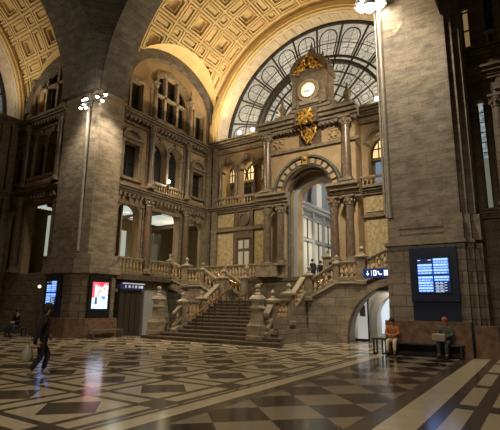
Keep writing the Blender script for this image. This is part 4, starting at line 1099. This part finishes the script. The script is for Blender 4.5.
# ------------------------------------------------------------------ benches
def bench(c, L, ax, label, mat=BLACK, h=.45, w=.42, back=False):
    c = Vector(c); t = thing('bench', label, 'bench', c)
    F = (lambda s, d, z: c + Vector((d, s, z))) if ax == 'y' else (lambda s, d, z: c + Vector((s, d, z)))
    m = MB(F); m.box(-L / 2, L / 2, -w / 2, w / 2, h - .06, h); obj('seat', m, mat, t, bevel=.01)
    for s in (-L / 2 + .05, L / 2 - .1):
        m = MB(F); m.box(s, s + .05, -w / 2, -w / 2 + .05, 0, h - .06); m.box(s, s + .05, w / 2 - .05, w / 2, 0, h - .06); m.box(s, s + .05, -w / 2, w / 2, 0, .04); obj('leg', m, mat, t)
    return t
b1 = bench((16.45, 3.55, 0), 2.5, 'y', 'long dark bench in front of the right pier under the board', simple('dark_bench', (.04, .035, .03), .4))
m = MB(); m.box(16.6, 16.66, 2.35, 4.75, .05, .39); obj('apron', m, simple('dark_apron', (.02, .018, .016), .5), b1)
bench((16.55, 5.13, 0), .46, 'y', 'small dark metal frame table beside the arch and the man in the orange top', IRON, h=.55)
bench((14.95, 18.35, 0), 1.9, 'x', 'long low metal bench under the advertising poster', simple('steel_bench', (.2, .19, .17), .35, .5), h=.42)

# pipes with lamps
m = MB(); m.tube([(13.97, 19.82, 4.35), (13.97, 19.97, 12.3)], .12, 10); m.tube([(13.97, 19.82, 4.3), (13.97, 19.82, 4.42)], .125, 10)
tag(obj('drainpipe', m, PIPE, None, True), 'grey downpipe running down the corner of the left pier below the lamp cluster', 'pipe')
m = MB(); m.tube([(17.3, 4.72, 5.15), (17.3, 4.72, 16.5)], .12, 10); m.tube([(17.3, 4.72, 5.1), (17.3, 4.72, 5.3)], .15, 10); m.tube([(17.42, 4.93, 5.3), (17.42, 4.93, 16.5)], .05, 8)
tag(obj('drainpipe', m, PIPE, None, True), 'thick grey downpipe at the left edge of the right pier', 'pipe')
def cluster(c, spots, label, br):
    c = Vector(c); t = thing('floodlight_cluster', label, 'floodlight', c)
    m = MB(); m.tube([c + Vector((0, 0, -.3)), c + Vector((0, 0, .35))], .05, 8)
    for p in spots: m.tube([c, c + Vector(p)], .025, 6)
    obj('bracket', m, IRON, t)
    for p in spots:
        q = c + Vector(p); m = MB(); m.lathe(q - Vector((0, 0, .02)), [(.05, .14 + br), (br * 1.2, .1 + br * .7), (br * 1.35, 0)], 10, False); obj('housing', m, IRON, t)
        m = MB(); m.ball(q, br, 10); obj('bulb', m, BULB, t)
cluster((13.7, 19.45, 12.4), [(-.1, .55, .25), (-.2, .3, -.1), (-.25, .1, .15), (.1, -.35, .3), (.3, -.55, .1), (-.2, .6, -.25), (.35, -.7, .45), (-.3, 0, -.4)], 'cluster of bright white floodlights high on the left pier', .085)
cluster((16.75, 4.9, 14.35), [(-.1, .35, .1), (-.15, 0, -.1), (-.2, .2, .25), (.05, -.35, .05)], 'dazzling floodlight at the top of the right pier', .24)  # oversized bulbs, their shape stands in for the glow around the lamp
def lamp(c, label, r=.09, mat=BULBW):
    c = Vector(c); t = thing('floodlight', label, 'floodlight', c)
    m = MB(); m.lathe(c - Vector((0, 0, .28)), [(.12, 0), (.12, .03), (.03, .05), (.03, .18)], 8); obj('base', m, IRON, t)
    m = MB(); m.ball(c, r, 10); obj('bulb', m, mat, t)
lamp((23.7, 16.55, 13.55), 'left one of two small floodlights on the cornice over the triple arcade', .13)
lamp((23.7, 15.45, 13.55), 'right one of two small floodlights on the cornice over the triple arcade', .13)
lamp((23.7, 6.85, 13.55), 'small floodlight on the cornice right of the clock tower', .13)
lamp((19.65, 19.15, 9.35), 'small bright lamp on the balcony of the twin arches', .1)

# globe on a pole beyond the left pier
t = thing('globe_lamp', 'small white globe lamp on a thin pole beside the left departure board', 'lamp', (13.2, 21.62, 0))
m = MB(); m.lathe((13.2, 21.62, 0), [(.16, 0), (.16, .05), (.03, .08), (.022, 2.42)], 8); obj('pole', m, IRON, t)
m = MB(); m.ball((13.2, 21.62, 2.5), .085, 12); obj('globe', m, simple('milky_globe', (.8, .8, .7), .4, 0, (1, .9, .7), 1.2), t, True)

# ------------------------------------------------------------------ people
def skin(name, V, E, Rr, mat, parent, sub=2):
    me = bpy.data.meshes.new(name); me.from_pydata([tuple(v) for v in V], E, []); me.update()
    o = bpy.data.objects.new(name, me); COL.objects.link(o)
    mo = o.modifiers.new('s', 'SKIN'); sb = o.modifiers.new('u', 'SUBSURF'); sb.levels = sub; sb.render_levels = sub
    for i, r in enumerate(Rr):
        rr = r if isinstance(r, tuple) else (r, r); me.skin_vertices[0].data[i].radius = rr
        me.skin_vertices[0].data[i].use_root = (i == 0)
    bpy.context.view_layer.update(); dg = bpy.context.evaluated_depsgraph_get()
    nm = bpy.data.meshes.new_from_object(o.evaluated_get(dg)); bpy.data.objects.remove(o)
    nm.materials.clear(); nm.materials.append(mat)
    for p in nm.polygons: p.use_smooth = True
    q = bpy.data.objects.new(name, nm); COL.objects.link(q)
    if parent: q.parent = parent
    return q
SKINM = simple('skin', (.42, .24, .16), .6)
def person(loc, yaw, J, cloth, label, k=1.0, name='person'):
    """J: joints in a local frame, x forward, y left, z up"""
    t = thing(name, label, 'person', loc); t.rotation_euler.z = yaw; t.scale = (k,) * 3
    g = {a: Vector(b) for a, b in J.items()}
    V = []; E = []; Rr = []
    def add(p, r, par=None):
        V.append(p); Rr.append(r); i = len(V) - 1
        if par is not None: E.append((par, i))
        return i
    pv = add(g['pelvis'], (.125, .1)); ws = add(g['pelvis'].lerp(g['chest'], .5), (.115, .09), pv); ch = add(g['chest'], (.15, .1), ws)
    nk = add(g['neck'], .055, ch); hd0 = add(g['neck'].lerp(g['head'], .45), .06, nk); hd = add(g['head'], (.085, .1), hd0); ht = add(g['head'] + (g['head'] - g['neck']).normalized() * .09, (.06, .075), hd)
    for s in 'lr':
        sh = add(g['sho' + s], .055, ch); el = add(g['elb' + s], .042, sh); wr = add(g['wri' + s], .028, el)
        d = (g['wri' + s] - g['elb' + s]).normalized(); pm = add(g['wri' + s] + d * .06, (.036, .02), wr)
        side = d.cross(Vector((0, 1, 0))); side = side.normalized() if side.length > .2 else Vector((0, 0, 1))
        hp = add(g['hip' + s], .09, pv); kn = add(g['kne' + s], .06, hp); an = add(g['ank' + s], .042, kn); te = add(g['toe' + s], (.04, .03), an)
    body = skin('body', V, E, Rr, SKINM, t)
    # hands : five separate bent fingers each
    for s in 'lr':
        d = (g['wri' + s] - g['elb' + s]).normalized(); palm = g['wri' + s] + d * .06
        lat = d.cross(Vector((0, 1, 0))); lat = lat.normalized() if lat.length > .2 else Vector((1, 0, 0)); dn = d.cross(lat).normalized()
        m = MB()
        m.tube([g['wri' + s], palm, palm + d * .04], [.026, .036, .032], 8)
        for i, ln in enumerate((.065, .075, .07, .055)):
            b = palm + d * .035 + lat * (.024 - .016 * i)
            m.tube([b, b + d * ln * .5, b + d * ln * .85 + dn * .018, b + d * ln + dn * .035], [.0095, .009, .008, .006], 6)
        b = palm - d * .01 + lat * .03
        m.tube([b, b + lat * .025 + d * .02, b + lat * .03 + d * .055], [.012, .011, .008], 6)
        o = obj('hand', m, SKINM, None, True); o.parent = t
    # face
    up = (g['head'] - g['neck']).normalized(); fw = Vector((1, 0, 0)); 
    if 'face' in g: fw = g['face'].normalized()
    fw = (fw - up * fw.dot(up)).normalized(); lt = up.cross(fw); hc = g['head']
    m = MB(); m.ball(hc + fw * .098 - up * .01, .018, 8, (1, .8, 1.4)); m.ball(hc + lt * .085, .022, 8, (1, .5, 1.4)); m.ball(hc - lt * .085, .022, 8, (1, .5, 1.4)); o = obj('nose_and_ears', m, SKINM, None, True); o.parent = t
    m = MB(); m.ball(hc + fw * .088 + lt * .03 + up * .015, .011, 8); m.ball(hc + fw * .088 - lt * .03 + up * .015, .011, 8); o = obj('eyes', m, simple('eye', (.03, .02, .02), .2), None, True); o.parent = t
    m = MB(); m.ball(hc + fw * .09 - up * .05, .02, 8, (.5, 1, .35)); o = obj('mouth', m, simple('lips', (.3, .1, .08), .5), None, True); o.parent = t
    # hair
    m = MB(); m.ball(hc - fw * .022 + up * .04, .112, 14, (1, .95, .98)); 
    if cloth.get('long'): m.ball(hc - fw * .06 - up * .06, .09, 12, (.7, 1, 1.3))
    o = obj('hair', m, cloth['hair'], None, True); o.parent = t
    # jacket
    V, E, Rr = [], [], []
    jr = cloth.get('bulk', 1.0)
    pv = add(g['pelvis'] + Vector((0, 0, -.04)), (.165 * jr, .135 * jr)); ws = add(g['pelvis'].lerp(g['chest'], .5), (.15 * jr, .12 * jr), pv); ch = add(g['chest'], (.18 * jr, .13 * jr), ws); nk = add(g['chest'].lerp(g['neck'], .75), (.085, .08), ch)
    for s in 'lr':
        sh = add(g['sho' + s], .078 * jr, ch); el = add(g['elb' + s], .06 * jr, sh); wr = add(g['wri' + s].lerp(g['elb' + s], .08), .045, el)
    skin('jacket', V, E, Rr, cloth['top'], t)
    V, E, Rr = [], [], []
    pv = add(g['pelvis'], (.14, .115))
    for s in 'lr':
        hp = add(g['hip' + s], .105, pv); kn = add(g['kne' + s], .078, hp); an = add(g['ank' + s].lerp(g['kne' + s], .12), .06, kn)
    skin('trousers', V, E, Rr, cloth['legs'], t)
    for s in 'lr':
        V, E, Rr = [], [], []
        a = add(g['ank' + s] + Vector((-.03, 0, -.0)), .066); b = add(g['ank' + s].lerp(g['toe' + s], .5), (.064, .055), a); c = add(g['toe' + s] + Vector((.03, 0, .0)), (.06, .048), b)
        skin('shoe', V, E, Rr, cloth['shoe'], t, 1)
    return t
BLK = simple('black_cloth', (.012, .012, .013), .9); NAVY = simple('dark_trousers', (.018, .018, .022), .9)
WALK = dict(pelvis=(0, 0, .9), chest=(.05, 0, 1.28), neck=(.08, 0, 1.48), head=(.12, 0, 1.62), shol=(.05, .18, 1.4), shor=(.05, -.18, 1.4),
            elbl=(.16, .22, 1.13), elbr=(-.12, -.22, 1.14), wril=(.24, .22, .98), wrir=(-.1, -.24, .88), hipl=(0, .09, .88), hipr=(0, -.09, .88),
            knel=(.24, .09, .5), kner=(-.02, -.09, .46), ankl=(.14, .09, .1), ankr=(-.3, -.09, .2), toel=(.3, .1, .04), toer=(-.2, -.1, .06))
def ground(J):
    J = dict(J); return J
cl = dict(hair=simple('black_hair', (.012, .01, .01), .7), top=BLK, legs=NAVY, shoe=simple('light_shoes', (.2, .17, .13), .6), bulk=1.15, long=True)
WALK2 = dict(WALK); WALK2['ankr'] = (-.22, -.09, .12); WALK2['toer'] = (-.1, -.1, .04); WALK2['kner'] = (.02, -.09, .48)
walker = person((6.1, 9.72, 0), math.radians(-18), WALK2, cl, 'person in black coat striding across the floor carrying a pale bag', .93)
# the bag
bag = thing('bag', 'pale plastic carrier bag held by the striding person in black', 'bag', (5.82, 9.72, .44))
m = MB(); c = Vector((5.9, 9.86, -.07))
m.lathe(c + Vector((0, 0, .40)), [(.03, 0), (.10, .03), (.12, .1), (.11, .19), (.06, .3), (.02, .4)], 10)
bmesh.ops.scale(m.bm, vec=(1.15, 1.15, 1), verts=m.bm.verts, space=Matrix.Translation(-c)); obj('sack', m, simple('pale_plastic', (.36, .31, .22), .5), bag, True)
m = MB(); m.tube([c + Vector((-.03, 0, .78)), c + Vector((-.02, .0, .86)), c + Vector((.03, .0, .86)), c + Vector((.04, 0, .78))], .012, 5); obj('handle', m, simple('pale_plastic_handle', (.33, .28, .2), .5), bag)
SIT = dict(pelvis=(0, 0, .55), chest=(.04, 0, .9), neck=(.06, 0, 1.1), head=(.1, 0, 1.24), shol=(.05, .18, 1.02), shor=(.05, -.18, 1.02),
           elbl=(.12, .24, .78), elbr=(.12, -.24, .78), wril=(.34, .08, .72), wrir=(.34, -.08, .74), hipl=(0, .09, .52), hipr=(0, -.09, .52),
           knel=(.44, .13, .52), kner=(.44, -.13, .52), ankl=(.46, .13, .1), ankr=(.46, -.13, .1), toel=(.6, .15, .04), toer=(.6, -.15, .04))
person((16.5, 4.62, 0), math.radians(184), SIT, dict(hair=cl['hair'], top=simple('orange_top', (.42, .13, .035), .8), legs=simple('cream_trousers', (.62, .52, .36), .8), shoe=BLK), 'person in orange top and cream trousers sitting at the left end of the long bench', .93)
person((16.5, 2.82, 0), math.radians(170), SIT, dict(hair=simple('reddish_hair', (.35, .08, .04), .7), top=simple('grey_green_coat', (.07, .085, .065), .9), legs=simple('dark_grey_trousers', (.05, .055, .065), .9), shoe=BLK, bulk=1.25), 'person with reddish hair and dark coat sitting at the right end of the bench', .97)
t = thing('handbag', 'pale handbag on the lap of the seated person with reddish hair', 'bag', (16.12, 2.98, .55))
m = MB(); m.box(15.98, 16.22, 2.78, 3.2, .55, .8); obj('body', m, simple('tan_bag', (.32, .25, .17), .6), t, bevel=.04)
m = MB(); m.tube([(16.1, 2.88, .8), (16.1, 2.9, .9), (16.1, 3.08, .9), (16.1, 3.1, .8)], .01, 5); obj('strap', m, BLK, t)
STAND = dict(WALK); STAND.update(knel=(.02, .09, .48), kner=(.02, -.09, .48), ankl=(0, .09, .1), ankr=(0, -.09, .1), toel=(.15, .1, .04), toer=(.15, -.1, .04), wril=(.1, .24, .86), wrir=(.1, -.24, .86), elbl=(0, .24, 1.12), elbr=(0, -.24, 1.12))
cl2 = dict(hair=cl['hair'], top=BLK, legs=NAVY, shoe=BLK)
person((25.8, 12.05, 3.1), math.radians(60), STAND, cl2, 'left one of two distant dark figures standing in the portal arch', .9)
person((27.3, 12.2, 3.1), math.radians(200), STAND, cl2, 'right one of two distant dark figures standing in the portal arch', .9)
person((12.6, 22.2, 0), math.radians(200), SIT, cl2, 'shadowy seated figure at far left, behind the striding person', 1.0)
bench((12.6, 22.3, 0), 1.0, 'x', 'dark seat under the shadowy figure at far left', IRON, h=.45)

# ------------------------------------------------------------------ lights
def light(kind, loc, power, col=(1, .75, .45), size=.3, tgt=None, spot=None, blend=.6, sx=None, sy=None):
    l = bpy.data.lights.new(kind.lower(), kind); l.energy = power; l.color = col
    if kind == 'AREA':
        l.size = size
        if sy: l.shape = 'RECTANGLE'; l.size = sx; l.size_y = sy
    else: l.shadow_soft_size = size
    if kind == 'SPOT': l.spot_size = math.radians(spot or 90); l.spot_blend = blend
    o = bpy.data.objects.new('light_' + kind.lower(), l); COL.objects.link(o); o.location = loc
    if tgt is not None: o.rotation_euler = (Vector(tgt) - Vector(loc)).to_track_quat('-Z', 'Y').to_euler()
    return o
WARM = (1, .79, .48); NEU = (1, .90, .72); COOL = (.9, .95, 1)
# uplights on the cornices under the vaults
light('AREA', (20, 18.75, 13.4), 330, WARM, tgt=(20, 12, 20.5), sx=6, sy=.25)
light('AREA', (23.55, 16.5, 13.5), 420, WARM, tgt=(18, 12.5, 21.5), sx=.3, sy=2.5)
light('AREA', (20, 3.9, 13.3), 110, WARM, tgt=(20, 14, 20.5), sx=6, sy=.4)
light('AREA', (24.6, 15.5, 13.45), 130, NEU, tgt=(24.7, 16.5, 22), sx=.6, sy=3.5)
light('AREA', (24.6, 6.8, 13.45), 100, WARM, tgt=(24.7, 7.5, 22), sx=.6, sy=2)
light('AREA', (13.6, 25.0, 13.5), 60, WARM, tgt=(7, 24, 21), sx=.3, sy=4)
light('AREA', (10.5, 26.9, 13.5), 120, WARM, tgt=(10.5, 21, 21.5), sx=3, sy=.3)
light('AREA', (11.5, 28.2, 13.45), 50, NEU, tgt=(13, 28.2, 20), sx=3, sy=.6)
# unseen spots added behind the camera, without fixtures, to brighten the hall floor
light('SPOT', (-2.5, 3.0, 13.5), 2600, NEU, .4, (8, 9, 0), 85, .9)
light('SPOT', (-2.0, 1.5, 13.5), 1800, NEU, .4, (12, 4, 0), 70, .9)
# pier floodlights, with one added spot for the clock stage
light('SPOT', (12.7, 19.4, 12.6), 850, NEU, .15, (14.6, 19.9, 4.5), 100, .9)
light('SPOT', (14.6, 18.0, 12.6), 700, NEU, .15, (14.9, 19.6, 5), 95, .9)
light('POINT', (13.0, 18.6, 12.6), 90, NEU, .2)
light('SPOT', (13.5, 4.6, 15.5), 2600, NEU, .2, (17.3, 3.4, 7.5), 85, 1)
light('POINT', (15.2, 5.3, 14.6), 260, NEU, .25)
light('SPOT', (16.0, 5.6, 15.0), 5200, NEU, .3, (21, 12.5, 6), 90, .8)
light('SPOT', (13.4, 18.6, 12.4), 2600, WARM, .3, (20.5, 13, 2), 90, .8)
light('SPOT', (13.0, 19.0, 12.4), 900, WARM, .3, (8, 10, 0), 90, .8)
light('SPOT', (16.2, 7.5, 14.2), 1500, NEU, .3, (23, 10.8, 14.2), 34, .8)  # spot added to brighten the clock stage, no fixture stands here
light('POINT', (23.5, 16.0, 13.9), 60, NEU, .15)
light('POINT', (23.5, 6.85, 13.9), 40, NEU, .15)
light('POINT', (19.65, 18.9, 9.4), 40, NEU, .1)
# rooms
light('AREA', (20.5, 22.9, 7.35), 110, (.9, 1, .9), tgt=(19.8, 21.9, 3), sx=2.4, sy=2.4)
light('AREA', (18.3, 22.3, 7.35), 45, (.9, 1, .9), tgt=(16.7, 21.8, 3), sx=1.2, sy=2.4)
light('POINT', (23.2, 22.0, 6.9), 40, WARM, .3)
light('POINT', (25.5, 17.4, 12.1), 55, WARM, .3); light('POINT', (25.5, 15.2, 12.1), 50, WARM, .3); light('POINT', (25.5, 7.0, 12.0), 45, WARM, .3)
light('POINT', (28, 9.5, 9.5), 170, COOL, .5); light('POINT', (26, 10.5, 5.5), 90, (1, .9, .75), .4)
light('POINT', (23.3, 6.2, 2.7), 90, NEU, .3); light('POINT', (25.8, 6.5, 2.4), 90, COOL, .3)
light('POINT', (22.0, 18.4, 1.6), 10, NEU, .2)
light('POINT', (16.7, 22.0 + K, 6), 4, WARM, .2)

w = bpy.data.worlds.new('World'); S.world = w; w.use_nodes = True
w.node_tree.nodes['Background'].inputs[0].default_value = (1, .80, .58, 1); w.node_tree.nodes['Background'].inputs[1].default_value = .025

# ------------------------------------------------------------------ camera
cd = bpy.data.cameras.new('camera'); cam = bpy.data.objects.new('camera', cd); COL.objects.link(cam); S.camera = cam
cd.sensor_fit = 'HORIZONTAL'; cd.sensor_width = 36; cd.lens = 438.1 / 500 * 36; cd.clip_start = .1; cd.clip_end = 200
yaw, pit, rol = math.radians(56.68), math.radians(11.85), math.radians(.696)
fw = Vector((math.sin(yaw) * math.cos(pit), math.cos(yaw) * math.cos(pit), math.sin(pit)))
r = Vector((math.cos(yaw), -math.sin(yaw), 0)); u = r.cross(fw)
r2 = r * math.cos(rol) + u * math.sin(rol); u2 = -r * math.sin(rol) + u * math.cos(rol)
M = Matrix((r2, u2, -fw)).transposed().to_4x4(); M.translation = (0, 0, 1.6); cam.matrix_world = M

S.view_settings.view_transform = 'Standard'; S.view_settings.look = 'None'; S.view_settings.gamma = 1
S.view_settings.use_curve_mapping = False; S.view_settings.exposure = 0
